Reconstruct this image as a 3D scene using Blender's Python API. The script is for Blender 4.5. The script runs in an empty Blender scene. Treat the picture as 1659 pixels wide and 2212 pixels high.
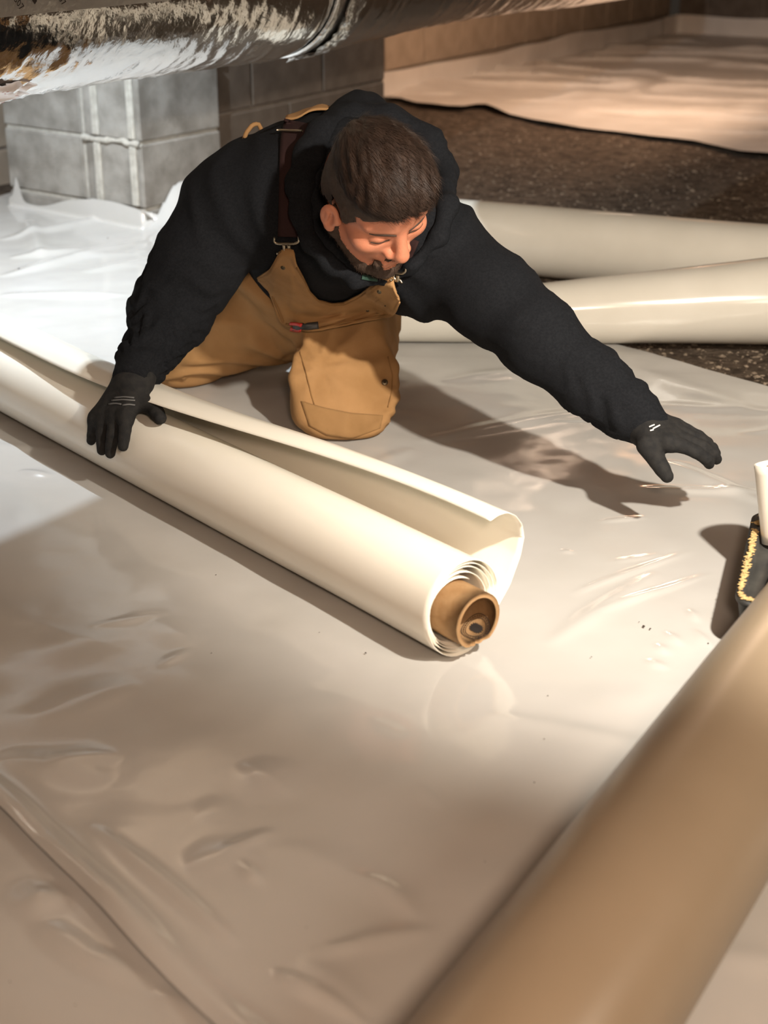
import bpy, math, random
import numpy as np
from mathutils import Vector
from mathutils.bvhtree import BVHTree

random.seed(7); RNG = np.random.default_rng(7)
SC = bpy.context.scene
COL = SC.collection

# ------------------------------------------------------------------ camera
FPX = 3200.0; TH = math.radians(23.1)
cam = bpy.data.cameras.new('camera'); cam_ob = bpy.data.objects.new('camera', cam); COL.objects.link(cam_ob)
cam.sensor_fit = 'VERTICAL'; cam.sensor_height = 36.0; cam.lens = FPX / 2212 * 36.0
cam_ob.location = (0, 0, 1.0); cam_ob.rotation_euler = (math.radians(90) - TH, 0, 0)
cam.clip_start = 0.02
cam.dof.use_dof = True; cam.dof.focus_distance = 2.5; cam.dof.aperture_fstop = 4.5
SC.camera = cam_ob
# ------------------------------------------------------------------ world, lamps, exposure
W = bpy.data.worlds.new('world'); SC.world = W; W.use_nodes = True
W.node_tree.nodes['Background'].inputs[0].default_value = (1.0, 0.80, 0.62, 1)
W.node_tree.nodes['Background'].inputs[1].default_value = 0.02
SC.view_settings.view_transform = 'Standard'; SC.view_settings.look = 'None'
SC.view_settings.gamma = 1.0; SC.view_settings.use_curve_mapping = False
SC.view_settings.exposure = 0.32

def lamp(name, loc, power, col, size):
    l = bpy.data.lights.new(name, 'POINT'); l.energy = power; l.color = col; l.shadow_soft_size = size
    o = bpy.data.objects.new(name, l); COL.objects.link(o); o.location = loc
    return o
def spot(name, loc, aim, power, col, size, half, blend):
    l = bpy.data.lights.new(name, 'SPOT'); l.energy = power; l.color = col; l.shadow_soft_size = size; l.spot_size = math.radians(2 * half); l.spot_blend = blend
    o = bpy.data.objects.new(name, l); COL.objects.link(o); o.location = loc; o.rotation_euler = (Vector(aim) - Vector(loc)).to_track_quat('-Z', 'Y').to_euler()
    return o
spot('work_lamp_warm', (.75, 1.05, 1.30), (.60, 2.5, .1), 208, (1.0, 0.92, 0.80), .03, 39, .75)   # flood lamp hung beside the camera
lamp('work_lamp_cool', (-.966, 3.60, 1.19), 112, (0.78, 0.90, 1.0), 0.012)      # LED flood beyond the duct, left of frame
lamp('bulb_back', (1.15, 6.75, 1.27), 62, (1.0, 0.72, 0.52), 0.12)             # bulb under the joists at the back
lamp('fill_back_right', (2.75, 5.9, 1.27), 32, (1.0, 0.74, 0.55), 0.12)      # added fill light, unseen, for dirt and far sheet right of the duct
lamp('bulb_front', (.15, -.25, 1.30), 95, (1.0, 0.76, 0.58), 0.12)             # unseen bulb behind the camera, turned up to fill the foreground
lamp('bulb_right', (1.15, 1.0, .80), 24, (1.0, 0.88, 0.72), 0.15)               # weak unseen lamp added at the right to brighten the floor there

# ------------------------------------------------------------------ helpers
CP = np.array([0, 0, 1.0]); CF = np.array([0, math.cos(TH), -math.sin(TH)]); CU = np.array([0, math.sin(TH), math.cos(TH)])
def ray(px, py): return CF + np.array([1., 0, 0]) * (px - 829.5) / FPX + CU * (1106 - py) / FPX
def PD(px, py, d): return CP + d * ray(px, py)
def PG(px, py, z=0.0):
    r = ray(px, py); return CP + r * (z - 1.0) / r[2]
def PY(px, py, y):
    r = ray(px, py); return CP + r * y / r[1]
def nrm(v): v = np.asarray(v, float); return v / np.linalg.norm(v)

def _hash(i, j, k):
    n = (i.astype(np.int64) * 73856093) ^ (j.astype(np.int64) * 19349663) ^ (k.astype(np.int64) * 83492791)
    n = (n ^ (n >> 13)) * 1274126177 & 0x7fffffff
    n = (n ^ (n >> 16)) & 0x7fffffff
    return (n % 65536) / 32767.5 - 1.0
def vnoise(p):
    p = np.asarray(p, float); i = np.floor(p).astype(np.int64); f = p - i; f = f * f * f * (f * (f * 6 - 15) + 10)
    r = 0
    for a in (0, 1):
        for b in (0, 1):
            for c in (0, 1):
                w = (f[..., 0] if a else 1 - f[..., 0]) * (f[..., 1] if b else 1 - f[..., 1]) * (f[..., 2] if c else 1 - f[..., 2])
                r = r + w * _hash(i[..., 0] + a, i[..., 1] + b, i[..., 2] + c)
    return r
def fbm(p, o=3):
    p = np.asarray(p, float); r = 0; a = 1.0
    for k in range(o): r = r + a * vnoise(p * 2 ** k + 17.3 * k); a *= .5
    return r
def sstep(a, b, x): t = np.clip((x - a) / (b - a), 0, 1); return t * t * (3 - 2 * t)

# ---- materials
def mat(name, col, rough=0.6, spec=0.5, metal=0.0, col2=None, nscale=30, bump=0.0, bscale=200, trans=0.0, sss=0.0, coat=0.0, detail=4, stretch=None, ramp=(0.35, 0.65)):
    m = bpy.data.materials.new(name); m.use_nodes = True; nt = m.node_tree; b = nt.nodes['Principled BSDF']
    b.inputs['Base Color'].default_value = (*col, 1); b.inputs['Roughness'].default_value = rough
    b.inputs['Specular IOR Level'].default_value = spec; b.inputs['Metallic'].default_value = metal
    if coat: b.inputs['Coat Weight'].default_value = coat; b.inputs['Coat Roughness'].default_value = 0.12
    if sss: b.inputs['Subsurface Weight'].default_value = sss; b.inputs['Subsurface Radius'].default_value = (.012, .005, .003); b.inputs['Subsurface Scale'].default_value = 0.6
    tc = nt.nodes.new('ShaderNodeTexCoord'); src = tc.outputs['Object']
    if stretch:
        mp = nt.nodes.new('ShaderNodeMapping'); mp.inputs['Scale'].default_value = stretch; nt.links.new(src, mp.inputs[0]); src = mp.outputs[0]
    if col2 is not None:
        n = nt.nodes.new('ShaderNodeTexNoise'); n.inputs['Scale'].default_value = nscale; n.inputs['Detail'].default_value = detail
        nt.links.new(src, n.inputs['Vector'])
        r = nt.nodes.new('ShaderNodeValToRGB'); r.color_ramp.elements[0].position = ramp[0]; r.color_ramp.elements[1].position = ramp[1]
        r.color_ramp.elements[0].color = (*col, 1); r.color_ramp.elements[1].color = (*col2, 1)
        nt.links.new(n.outputs['Fac'], r.inputs[0]); nt.links.new(r.outputs[0], b.inputs['Base Color'])
    if bump:
        n2 = nt.nodes.new('ShaderNodeTexNoise'); n2.inputs['Scale'].default_value = bscale; n2.inputs['Detail'].default_value = 3
        nt.links.new(src, n2.inputs['Vector'])
        bp = nt.nodes.new('ShaderNodeBump'); bp.inputs['Strength'].default_value = 1.0; bp.inputs['Distance'].default_value = bump
        nt.links.new(n2.outputs['Fac'], bp.inputs['Height']); nt.links.new(bp.outputs[0], b.inputs['Normal'])
    if trans:
        t = nt.nodes.new('ShaderNodeBsdfTranslucent'); t.inputs[0].default_value = (*[min(1, c * 1.05) for c in col], 1)
        mx = nt.nodes.new('ShaderNodeMixShader'); mx.inputs[0].default_value = trans
        out = nt.nodes['Material Output']
        nt.links.new(b.outputs[0], mx.inputs[1]); nt.links.new(t.outputs[0], mx.inputs[2]); nt.links.new(mx.outputs[0], out.inputs[0])
    return m
M = {}
M['sheet'] = mat('white_poly_sheet', (.45, .435, .41), rough=.12, spec=.6, col2=(.475, .46, .44), nscale=5, bump=.0012, bscale=7)
M['roll'] = mat('cream_poly_roll', (.92, .88, .78), rough=.2, spec=.45, col2=(.94, .90, .81), nscale=7, trans=.15)
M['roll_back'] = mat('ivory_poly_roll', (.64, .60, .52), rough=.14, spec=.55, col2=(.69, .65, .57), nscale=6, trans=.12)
M['roll_near'] = mat('tan_poly_roll', (.33, .255, .175), rough=.28, spec=.4, col2=(.36, .28, .195), nscale=5, trans=.25)
M['far_sheet'] = mat('far_poly_sheet', (.66, .60, .54), rough=.4, spec=.4, col2=(.60, .54, .48), nscale=6)
M['card'] = mat('brown_cardboard', (.27, .155, .07), rough=.8, spec=.2, col2=(.32, .195, .095), nscale=60, bump=.0004, bscale=300)
M['ink'] = mat('black_ink', (.025, .02, .018), rough=.7, spec=.2)
M['block'] = mat('grey_concrete_block', (.165, .15, .13), rough=.95, spec=.15, col2=(.29, .272, .245), nscale=11, bump=.0018, bscale=180, detail=8)
M['block_dark'] = mat('dark_concrete_block', (.105, .083, .065), rough=.95, spec=.15, col2=(.14, .112, .088), nscale=14, bump=.002, bscale=160, detail=6)
M['block_tan'] = mat('tan_concrete_block', (.36, .28, .21), rough=.95, spec=.15, col2=(.29, .225, .165), nscale=9, bump=.002, bscale=120, detail=6)
M['mortar'] = mat('pale_mortar', (.44, .415, .37), rough=.95, spec=.1, col2=(.34, .32, .28), nscale=40, bump=.003, bscale=220)
M['mortar_dark'] = mat('dark_mortar', (.24, .20, .165), rough=.95, spec=.1, col2=(.19, .155, .125), nscale=40, bump=.002, bscale=200)
M['dirt'] = mat('brown_dirt', (.048, .035, .026), rough=1, spec=.1, col2=(.115, .087, .064), nscale=26, bump=.007, bscale=90, detail=10)
M['stone'] = mat('pebble_stone', (.34, .27, .20), rough=.95, spec=.15, col2=(.12, .09, .065), nscale=30)
M['wood'] = mat('joist_wood', (.20, .125, .07), rough=.85, spec=.2, col2=(.13, .08, .045), nscale=12, stretch=(1, 8, 8))
M['foil'] = mat('crinkled_foil', (.80, .79, .77), rough=.15, metal=1.0, bump=.0018, bscale=38, stretch=None)
M['foil_tape'] = mat('foil_tape', (.86, .86, .85), rough=.24, metal=1.0, bump=.002, bscale=90)
M['hoodie'] = mat('black_fleece', (.0085, .0092, .011), rough=.95, spec=.08, col2=(.0125, .0133, .0155), nscale=260, bump=.0012, bscale=900)
M['canvas'] = mat('brown_duck_canvas', (.275, .150, .060), rough=.9, spec=.15, col2=(.345, .195, .085), nscale=14, bump=.0006, bscale=900, detail=8)
M['canvas_dark'] = mat('brown_canvas_seam', (.20, .105, .040), rough=.9, spec=.15, col2=(.25, .135, .052), nscale=40, bump=.0005, bscale=900)
M['canvas_patch'] = mat('brown_canvas_patch', (.215, .118, .046), rough=.9, spec=.15, col2=(.27, .152, .064), nscale=14, bump=.0006, bscale=900, detail=8)
M['strap'] = mat('maroon_elastic', (.024, .011, .0105), rough=.9, spec=.15, bump=.0004, bscale=600)
M['brass'] = mat('aged_brass', (.42, .36, .27), rough=.38, metal=1.0, bump=.0003, bscale=300)
M['rivet'] = mat('dark_bronze', (.13, .105, .07), rough=.45, metal=1.0)
M['glove'] = mat('black_nylon_glove', (.012, .012, .0125), rough=.85, spec=.2, col2=(.020, .019, .018), nscale=90, bump=.0006, bscale=700)
M['glove_tip'] = mat('worn_glove_coating', (.022, .019, .016), rough=.7, spec=.3, col2=(.035, .030, .025), nscale=120)
M['print'] = mat('grey_print', (.10, .10, .10), rough=.7)
M['white_print'] = mat('pale_print', (.55, .55, .54), rough=.6)
M['green'] = mat('green_print', (.012, .04, .028), rough=.8)
M['skin'] = mat('skin', (.48, .185, .105), rough=.5, spec=.35, col2=(.54, .215, .125), nscale=40, bump=.0004, bscale=500, sss=.25)
M['hair'] = mat('dark_brown_hair', (.019, .0105, .007), rough=.6, spec=.25, col2=(.032, .018, .012), nscale=60)
M['hair_short'] = mat('cropped_side_hair', (.060, .038, .026), rough=.7, spec=.3, col2=(.045, .028, .019), nscale=90, bump=.001, bscale=700)
M['beard'] = mat('dark_beard', (.035, .021, .014), rough=.7, spec=.3, col2=(.055, .033, .022), nscale=90)
M['red'] = mat('red_plastic', (.55, .03, .025), rough=.4)
M['black'] = mat('black_plastic', (.018, .018, .018), rough=.5, spec=.4, col2=(.03, .03, .03), nscale=50)
M['tray'] = mat('mortar_smeared_plastic', (.02, .02, .02), rough=.6, spec=.35, col2=(.05, .048, .042), nscale=25, stretch=(1, 1, .15))
M['splat'] = mat('dried_mortar', (.60, .42, .19), rough=.95, spec=.1, col2=(.48, .33, .15), nscale=80, bump=.001, bscale=300)
M['leather'] = mat('brown_boot_leather', (.12, .06, .03), rough=.6, col2=(.09, .045, .022), nscale=30)
M['crumb'] = mat('dark_soil_crumb', (.05, .038, .028), rough=1)
M['steel'] = mat('galvanised_steel', (.6, .6, .6), rough=.35, metal=1)

# ---- object makers
def link(o, parent=None):
    COL.objects.link(o)
    if parent is not None: o.parent = parent
    return o
def origin_of(o):
    p = np.zeros(3)
    while o is not None: p = p + np.array(o.location); o = o.parent
    return p
def mk(name, V, Fc, m, parent=None, at=None, smooth=True):
    V = np.asarray(V, float); base = origin_of(parent) if parent is not None else np.zeros(3)
    loc = np.zeros(3) if at is None else np.asarray(at, float) - base
    me = bpy.data.meshes.new(name)
    me.from_pydata((V - base - loc).tolist(), [], [list(map(int, f)) for f in Fc] if not isinstance(Fc, np.ndarray) else Fc.tolist())
    ms = m if isinstance(m, (list, tuple)) else [m]
    for x in ms: me.materials.append(M[x] if isinstance(x, str) else x)
    if smooth: me.polygons.foreach_set('use_smooth', [True] * len(me.polygons))
    me.update()
    o = bpy.data.objects.new(name, me); o.location = loc
    return link(o, parent)
def tag(o, label, cat=None, group=None):
    o['label'] = label
    if cat: o['category'] = cat
    if group: o['group'] = group
    return o
def struct(o, label=None):
    o['kind'] = 'structure'
    if label: o['label'] = label
    return o
def empty(name, loc):
    o = bpy.data.objects.new(name, None); o.empty_display_size = .05; o.location = loc; return link(o)
class MB:
    def __init__(s): s.v = []; s.f = []
    def add(s, V, F):
        b = len(s.v); s.v += [tuple(map(float, x)) for x in V]; s.f += [[int(i) + b for i in f] for f in F]
def grid_faces(m, n, closed_u=False, closed_v=False):
    f = []
    for i in range(m if closed_u else m - 1):
        for j in range(n if closed_v else n - 1):
            f.append((i * n + j, ((i + 1) % m) * n + j, ((i + 1) % m) * n + (j + 1) % n, i * n + (j + 1) % n))
    return f
def vnormals(V, F):
    V = np.asarray(V, float); N = np.zeros_like(V)
    F4 = np.array([f if len(f) == 4 else (f[0], f[1], f[2], f[2]) for f in F])
    n = np.cross(V[F4[:, 2]] - V[F4[:, 0]], V[F4[:, 3]] - V[F4[:, 1]])
    for k in range(4): np.add.at(N, F4[:, k], n)
    return N / np.maximum(np.linalg.norm(N, axis=1, keepdims=True), 1e-12)
def solid(V, F, th):
    """gives a sheet of quads a thickness"""
    V = np.asarray(V, float); N = vnormals(V, F); n = len(V)
    V2 = np.vstack([V + N * th / 2, V - N * th / 2]); F2 = [tuple(f) for f in F] + [tuple(x + n for x in reversed(f)) for f in F]
    cnt = {}
    for f in F:
        for a, b in zip(f, list(f[1:]) + [f[0]]): cnt[(a, b)] = 1
    for (a, b) in cnt:
        if (b, a) not in cnt: F2.append((b, a, a + n, b + n))
    return V2, F2
def tube(path, r, seg=12, cap=True, flat=None):
    path = np.asarray(path, float); n = len(path); r = np.broadcast_to(np.asarray(r, float), (n,))
    V = []; T = np.gradient(path, axis=0); up = np.array([0, 0, 1.0])
    u = None
    for i in range(n):
        t = nrm(T[i])
        if u is None:
            u = np.cross(t, up) if abs(t[2]) < .9 else np.cross(t, [1, 0, 0])
        u = nrm(u - t * (u @ t)); w = np.cross(t, u)
        for k in range(seg):
            a = 2 * math.pi * k / seg
            V.append(path[i] + r[i] * (math.cos(a) * u + math.sin(a) * w * (flat or 1)))
    F = [tuple(reversed(f)) for f in grid_faces(n, seg, closed_v=True)]
    if cap: F += [tuple(range(seg)), tuple(reversed(range((n - 1) * seg, n * seg)))]
    return V, F
def chamfer_box(c, ax, h, ch):
    """box of half sizes h along the three axes ax, all edges chamfered by ch"""
    V = []; idx = {}
    for sx in (-1, 1):
        for sy in (-1, 1):
            for sz in (-1, 1):
                for k in range(3):
                    s = np.array([sx, sy, sz], float); q = np.asarray(h, float) * s - ch * s
                    q[k] = h[k] * s[k]
                    idx[(sx, sy, sz, k)] = len(V); V.append(np.asarray(c) + q[0] * ax[0] + q[1] * ax[1] + q[2] * ax[2])
    F = []
    def I(s, k): return idx[(s[0], s[1], s[2], k)]
    for k in range(3):
        a, b = (k + 1) % 3, (k + 2) % 3
        for s0 in (-1, 1):
            q = []
            for (da, db) in ((-1, -1), (1, -1), (1, 1), (-1, 1)):
                s = [0, 0, 0]; s[k] = s0; s[a] = da; s[b] = db; q.append(I(s, k))
            F.append(q if s0 > 0 else q[::-1])
    for k in range(3):
        a, b = (k + 1) % 3, (k + 2) % 3
        for sa in (-1, 1):
            for sb in (-1, 1):
                s1 = [0, 0, 0]; s1[k] = -1; s1[a] = sa; s1[b] = sb; s2 = list(s1); s2[k] = 1
                q = [I(s1, a), I(s2, a), I(s2, b), I(s1, b)]; F.append(q if sa * sb < 0 else q[::-1])
    for sx in (-1, 1):
        for sy in (-1, 1):
            for sz in (-1, 1):
                q = [I((sx, sy, sz), 0), I((sx, sy, sz), 1), I((sx, sy, sz), 2)]
                F.append(q if sx * sy * sz > 0 else q[::-1])
    return V, F

# ---- signed-distance modelling: smooth unions meshed by surface nets
def axis_pts(lo, hi, step, fine=()):
    x = lo; out = [lo]
    while x < hi:
        s = step
        for a, b, fs in fine:
            if a <= x < b: s = min(s, fs)
            elif x < a < x + s: s = min(s, max(a - x, fs))
        x += s; out.append(x)
    return np.array(out)
class SDF:
    def __init__(s): s.p = []
    def cone(s, a, b, r1, r2, k=.02, op='+', flat=None):
        s.p.append(('c', np.asarray(a, float), np.asarray(b, float), r1, r2, k, op, flat)); return s
    def chain(s, pts, rad, k=.02, op='+', flat=None):
        for i in range(len(pts) - 1): s.cone(pts[i], pts[i + 1], rad[i], rad[i + 1], k, op, flat)
        return s
    def ell(s, c, r, axes=None, k=.02, op='+'):
        s.p.append(('e', np.asarray(c, float), np.asarray(r, float), np.eye(3) if axes is None else np.asarray(axes, float), k, op)); return s
    def half(s, p, n, k=.005, op='&'):
        s.p.append(('h', np.asarray(p, float), nrm(n), k, op)); return s
    def box(s, pad=.02):
        lo = np.full(3, 1e9); hi = -lo
        for q in s.p:
            if q[-2] in ('-', '&') if q[0] == 'c' else q[-1] in ('-', '&'): continue
            if q[0] == 'c':
                for a, r in ((q[1], q[3]), (q[2], q[4])): lo = np.minimum(lo, a - r); hi = np.maximum(hi, a + r)
            elif q[0] == 'e': R = np.abs(q[3].T) @ q[2]; lo = np.minimum(lo, q[1] - R); hi = np.maximum(hi, q[1] + R)
        return lo - pad, hi + pad
    def field(s, X, Y, Z):
        D = np.full((len(X), len(Y), len(Z)), .5, np.float32)
        for q in s.p:
            if q[0] == 'c':
                _, a, b, r1, r2, k, op, flat = q; R = max(r1, r2); lo = np.minimum(a, b) - R; hi = np.maximum(a, b) + R
            elif q[0] == 'e':
                _, c, r, ax, k, op = q; R = np.abs(ax.T) @ r; lo = c - R; hi = c + R
            else: _, hp, hn, k, op = q; lo = np.full(3, -1e9); hi = -lo
            pad = max(.03, k * 1.6); ii = []
            for A, l, h in ((X, lo[0], hi[0]), (Y, lo[1], hi[1]), (Z, lo[2], hi[2])):
                i0 = np.searchsorted(A, l - pad); i1 = np.searchsorted(A, h + pad); ii.append(slice(i0, i1))
            x = X[ii[0]][:, None, None]; y = Y[ii[1]][None, :, None]; z = Z[ii[2]][None, None, :]
            if x.size == 0 or y.size == 0 or z.size == 0: continue
            if q[0] == 'c':
                ba = b - a; L = max(ba @ ba, 1e-12)
                t = np.clip(((x - a[0]) * ba[0] + (y - a[1]) * ba[1] + (z - a[2]) * ba[2]) / L, 0, 1)
                vx = x - a[0] - t * ba[0]; vy = y - a[1] - t * ba[1]; vz = z - a[2] - t * ba[2]
                if flat is not None:
                    n, ra = flat; dn = (vx * n[0] + vy * n[1] + vz * n[2]) * (1 / ra - 1); vx = vx + dn * n[0]; vy = vy + dn * n[1]; vz = vz + dn * n[2]
                d = np.sqrt(vx * vx + vy * vy + vz * vz) - (r1 + (r2 - r1) * t)
            elif q[0] == 'e':
                dx, dy, dz = x - c[0], y - c[1], z - c[2]
                u = [(dx * ax[i][0] + dy * ax[i][1] + dz * ax[i][2]) for i in range(3)]
                k0 = np.sqrt(sum((u[i] / r[i]) ** 2 for i in range(3))); k1 = np.sqrt(sum((u[i] / r[i] ** 2) ** 2 for i in range(3)))
                d = k0 * (k0 - 1) / np.maximum(k1, 1e-9)
            else: d = (x - hp[0]) * hn[0] + (y - hp[1]) * hn[1] + (z - hp[2]) * hn[2]
            S = D[ii[0], ii[1], ii[2]]
            if op == '+': h = np.maximum(k - np.abs(S - d), 0) / k; D[ii[0], ii[1], ii[2]] = np.minimum(S, d) - h * h * k / 4
            else:
                e = -d if op == '-' else d
                h = np.maximum(k - np.abs(S - e), 0) / k; D[ii[0], ii[1], ii[2]] = np.maximum(S, e) + h * h * k / 4
        return D
    def mesh(s, step, fine=((), (), ()), smooth=1, lo=None, hi=None):
        l, h = s.box()
        if lo is not None: l = np.maximum(l, lo)
        if hi is not None: h = np.minimum(h, hi)
        A = [axis_pts(l[i], h[i], step, fine[i]) for i in range(3)]
        D = s.field(*A); D[[0, -1]] = np.maximum(D[[0, -1]], .002); D[:, [0, -1]] = np.maximum(D[:, [0, -1]], .002); D[:, :, [0, -1]] = np.maximum(D[:, :, [0, -1]], .002)
        V, F = nets(D, *A)
        for _ in range(smooth): V = relax(V, F, .5)
        return V, F
def nets(D, X, Y, Z):
    S = D < 0; n = S.shape; c = np.zeros((n[0] - 1, n[1] - 1, n[2] - 1), np.int8)
    for a in (0, 1):
        for b in (0, 1):
            for d in (0, 1): c += S[a:n[0] - 1 + a, b:n[1] - 1 + b, d:n[2] - 1 + d]
    act = (c > 0) & (c < 8); I = np.argwhere(act); idm = np.full(act.shape, -1, np.int32); idm[tuple(I.T)] = np.arange(len(I))
    pos = np.zeros((len(I), 3)); cnt = np.zeros(len(I)); AX = (X, Y, Z)
    for ax in range(3):
        o = [k for k in range(3) if k != ax]
        for a in (0, 1):
            for b in (0, 1):
                p0 = I.copy(); p0[:, o[0]] += a; p0[:, o[1]] += b; p1 = p0.copy(); p1[:, ax] += 1
                d0 = D[tuple(p0.T)]; d1 = D[tuple(p1.T)]; m = (d0 < 0) != (d1 < 0)
                t = np.where(m, d0 / np.where(m, d0 - d1, 1), 0)
                for k in range(3):
                    q = AX[k][p0[:, k]] + (t * (AX[k][p1[:, k]] - AX[k][p0[:, k]]) if k == ax else 0)
                    pos[:, k] += np.where(m, q, 0)
                cnt += m
    pos /= cnt[:, None]; F = []
    for ax in range(3):
        o = [(ax + 1) % 3, (ax + 2) % 3]
        sl0 = [slice(None)] * 3; sl1 = [slice(None)] * 3; sl0[ax] = slice(0, -1); sl1[ax] = slice(1, None)
        s0 = S[tuple(sl0)]; s1 = S[tuple(sl1)]; E = np.argwhere(s0 != s1)
        E = E[(E[:, o[0]] > 0) & (E[:, o[1]] > 0) & (E[:, o[0]] < n[o[0]] - 1) & (E[:, o[1]] < n[o[1]] - 1)]
        fl = s0[tuple(E.T)]; q = []
        for da, db in ((-1, -1), (0, -1), (0, 0), (-1, 0)):
            e = E.copy(); e[:, o[0]] += da; e[:, o[1]] += db; q.append(idm[tuple(e.T)])
        q = np.stack(q, 1); q = np.where(fl[:, None], q, q[:, ::-1]); F.append(q)
    F = np.vstack(F); F = F[(F >= 0).all(1)]
    return pos, F
def relax(V, F, w):
    A = np.zeros_like(V); c = np.zeros(len(V))
    for k in range(4):
        for j in ((k + 1) % 4, (k - 1) % 4): np.add.at(A, F[:, k], V[F[:, j]]); np.add.at(c, F[:, k], 1)
    return V + w * (A / np.maximum(c, 1)[:, None] - V)
def bvh(*parts):
    v = []; f = []
    for V, F in parts:
        b = len(v); v += [tuple(map(float, x)) for x in V]; f += [tuple(int(i) + b for i in q) for q in F]
    return BVHTree.FromPolygons(v, f)
def cast(tree, px, py, off, fallback=None):
    r = nrm(ray(px, py)); h = tree.ray_cast(Vector(CP), Vector(r))
    if h[0] is None: return fallback
    n = np.array(h[1]); n = n if n @ r < 0 else -n
    return np.array(h[0]) + off * nrm(n * .6 - r * .4)
def interp_poly(P, m):
    P = np.asarray(P, float); L = np.r_[0, np.cumsum(np.linalg.norm(np.diff(P, axis=0), axis=1))]; t = np.linspace(0, L[-1], m)
    return np.stack([np.interp(t, L, P[:, k]) for k in range(P.shape[1])], 1)

# ------------------------------------------------------------------ setting: room
AV = np.array([.512, .859, 0]); AN = np.array([.859, -.512, 0]); UP = np.array([0, 0, 1.0])   # along / across the house
def hv(v, n, z=0): return AV * v + AN * n + UP * z
CEIL = 1.42
# dirt floor: fine bumpy mesh where it shows, one object
NV, NN = 150, 110
vv = np.linspace(-3.5, 10.6, NV); nn = np.linspace(-4.0, 4.6, NN)
Pf = np.array([[hv(v, n) for n in nn] for v in vv]).reshape(-1, 3)
Pf[:, 2] = -.012 + .010 * fbm(Pf * np.array([2.2, 2.2, 0]), 4)
Pf[:, 2] = np.minimum(Pf[:, 2], -.003)
floor = struct(mk('floor', Pf, [tuple(reversed(f)) for f in grid_faces(NV, NN)], 'dirt'), 'bare brown dirt floor of the crawl space')
def slab(p, ax, h): return chamfer_box(p, ax, h, .002)
V, F_ = slab(hv(3.5, .3, CEIL + .02), (AV, AN, UP), (7.1, 4.4, .02))
ceiling = struct(mk('ceiling', V, F_, 'wood', smooth=False), 'wooden subfloor overhead')
for k in range(14):
    v = -3.2 + k * 1.0
    V, F_ = chamfer_box(hv(v, .3, CEIL - .06), (AV, AN, UP), (.022, 4.3, .06), .003)
    mk('joist', V, F_, 'wood', ceiling, smooth=False)
def block_wall(name, label, p0, d, length, thick, n_in, courses, bl, bh, z0, mblock, mmort, top, half_first=False):
    """p0: start of the visible face at floor level, d: along the wall, n_in: out of the visible face"""
    d = nrm(d); n_in = nrm(n_in)
    c = np.asarray(p0) + d * length / 2 - n_in * (thick / 2 + .006)
    V, F_ = chamfer_box(c + UP * (top / 2 - .01), (d, n_in, UP), (length / 2, thick / 2, top / 2 + .01), .002)
    w = struct(mk(name, V, F_, mmort, smooth=False), label)
    shared = {}
    for r in range(courses):
        x = -bl / 2 if (r % 2 == 1) != half_first else 0.0
        while x < length - .02:
            a = max(x, 0) + .005; b = min(x + bl, length) - .005; x += bl
            if b - a < .05: continue
            key = round(b - a, 3)
            loc = np.asarray(p0) + d * (a + b) / 2 + UP * (z0 + bh * (r + .5)) - n_in * (.03 - random.uniform(0, .002))
            if key not in shared:
                V, F_ = chamfer_box((0, 0, 0), (d, n_in, UP), ((b - a) / 2, .031, bh / 2 - .005), .004)
                me = bpy.data.meshes.new('concrete_block'); me.from_pydata([list(map(float, q)) for q in V], [], [list(map(int, f)) for f in F_])
                me.materials.append(M[mblock]); shared[key] = me
            o = bpy.data.objects.new('concrete_block', shared[key]); o.location = loc - origin_of(w); link(o, w)
    return w
FWP = np.array([.003, 7.64, 0]); COR = np.array([2.08, 11.0, 0])
block_wall('wall_left', 'tan concrete block foundation wall at the far left', FWP - AV * 4.2, AV, 8.15, .2, AN, 6, .40, .20, -.08, 'block_tan', 'mortar_dark', CEIL)
block_wall('wall_back', 'dark concrete block foundation wall at the back', COR, AN, 8.4, .2, -AV, 6, .40, .20, -.08, 'block_dark', 'mortar_dark', CEIL)
MIDE = np.array([.003, 5.80, 0])
block_wall('wall_middle', 'dark block wall running back from the grey pier', MIDE, -AV, 1.06, .19, AN, 6, .432, .20, -.098, 'block_dark', 'mortar_dark', CEIL)
# plain unseen sides so the light stays in the room
for nm, c, h in (('wall_right', hv(3.5, 4.55, CEIL / 2), (7.1, .06, CEIL / 2)), ('wall_front', hv(-3.5, .3, CEIL / 2), (.06, 4.3, CEIL / 2))):
    V, F_ = chamfer_box(c, (AV, AN, UP), h, .002); struct(mk(nm, V, F_, 'block_dark', smooth=False))
V, F_ = chamfer_box(hv(-.3, -3.95, CEIL / 2), (AV, AN, UP), (3.2, .06, CEIL / 2), .002)
struct(mk('wall_side', V, F_, 'block_tan', smooth=False))

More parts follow.
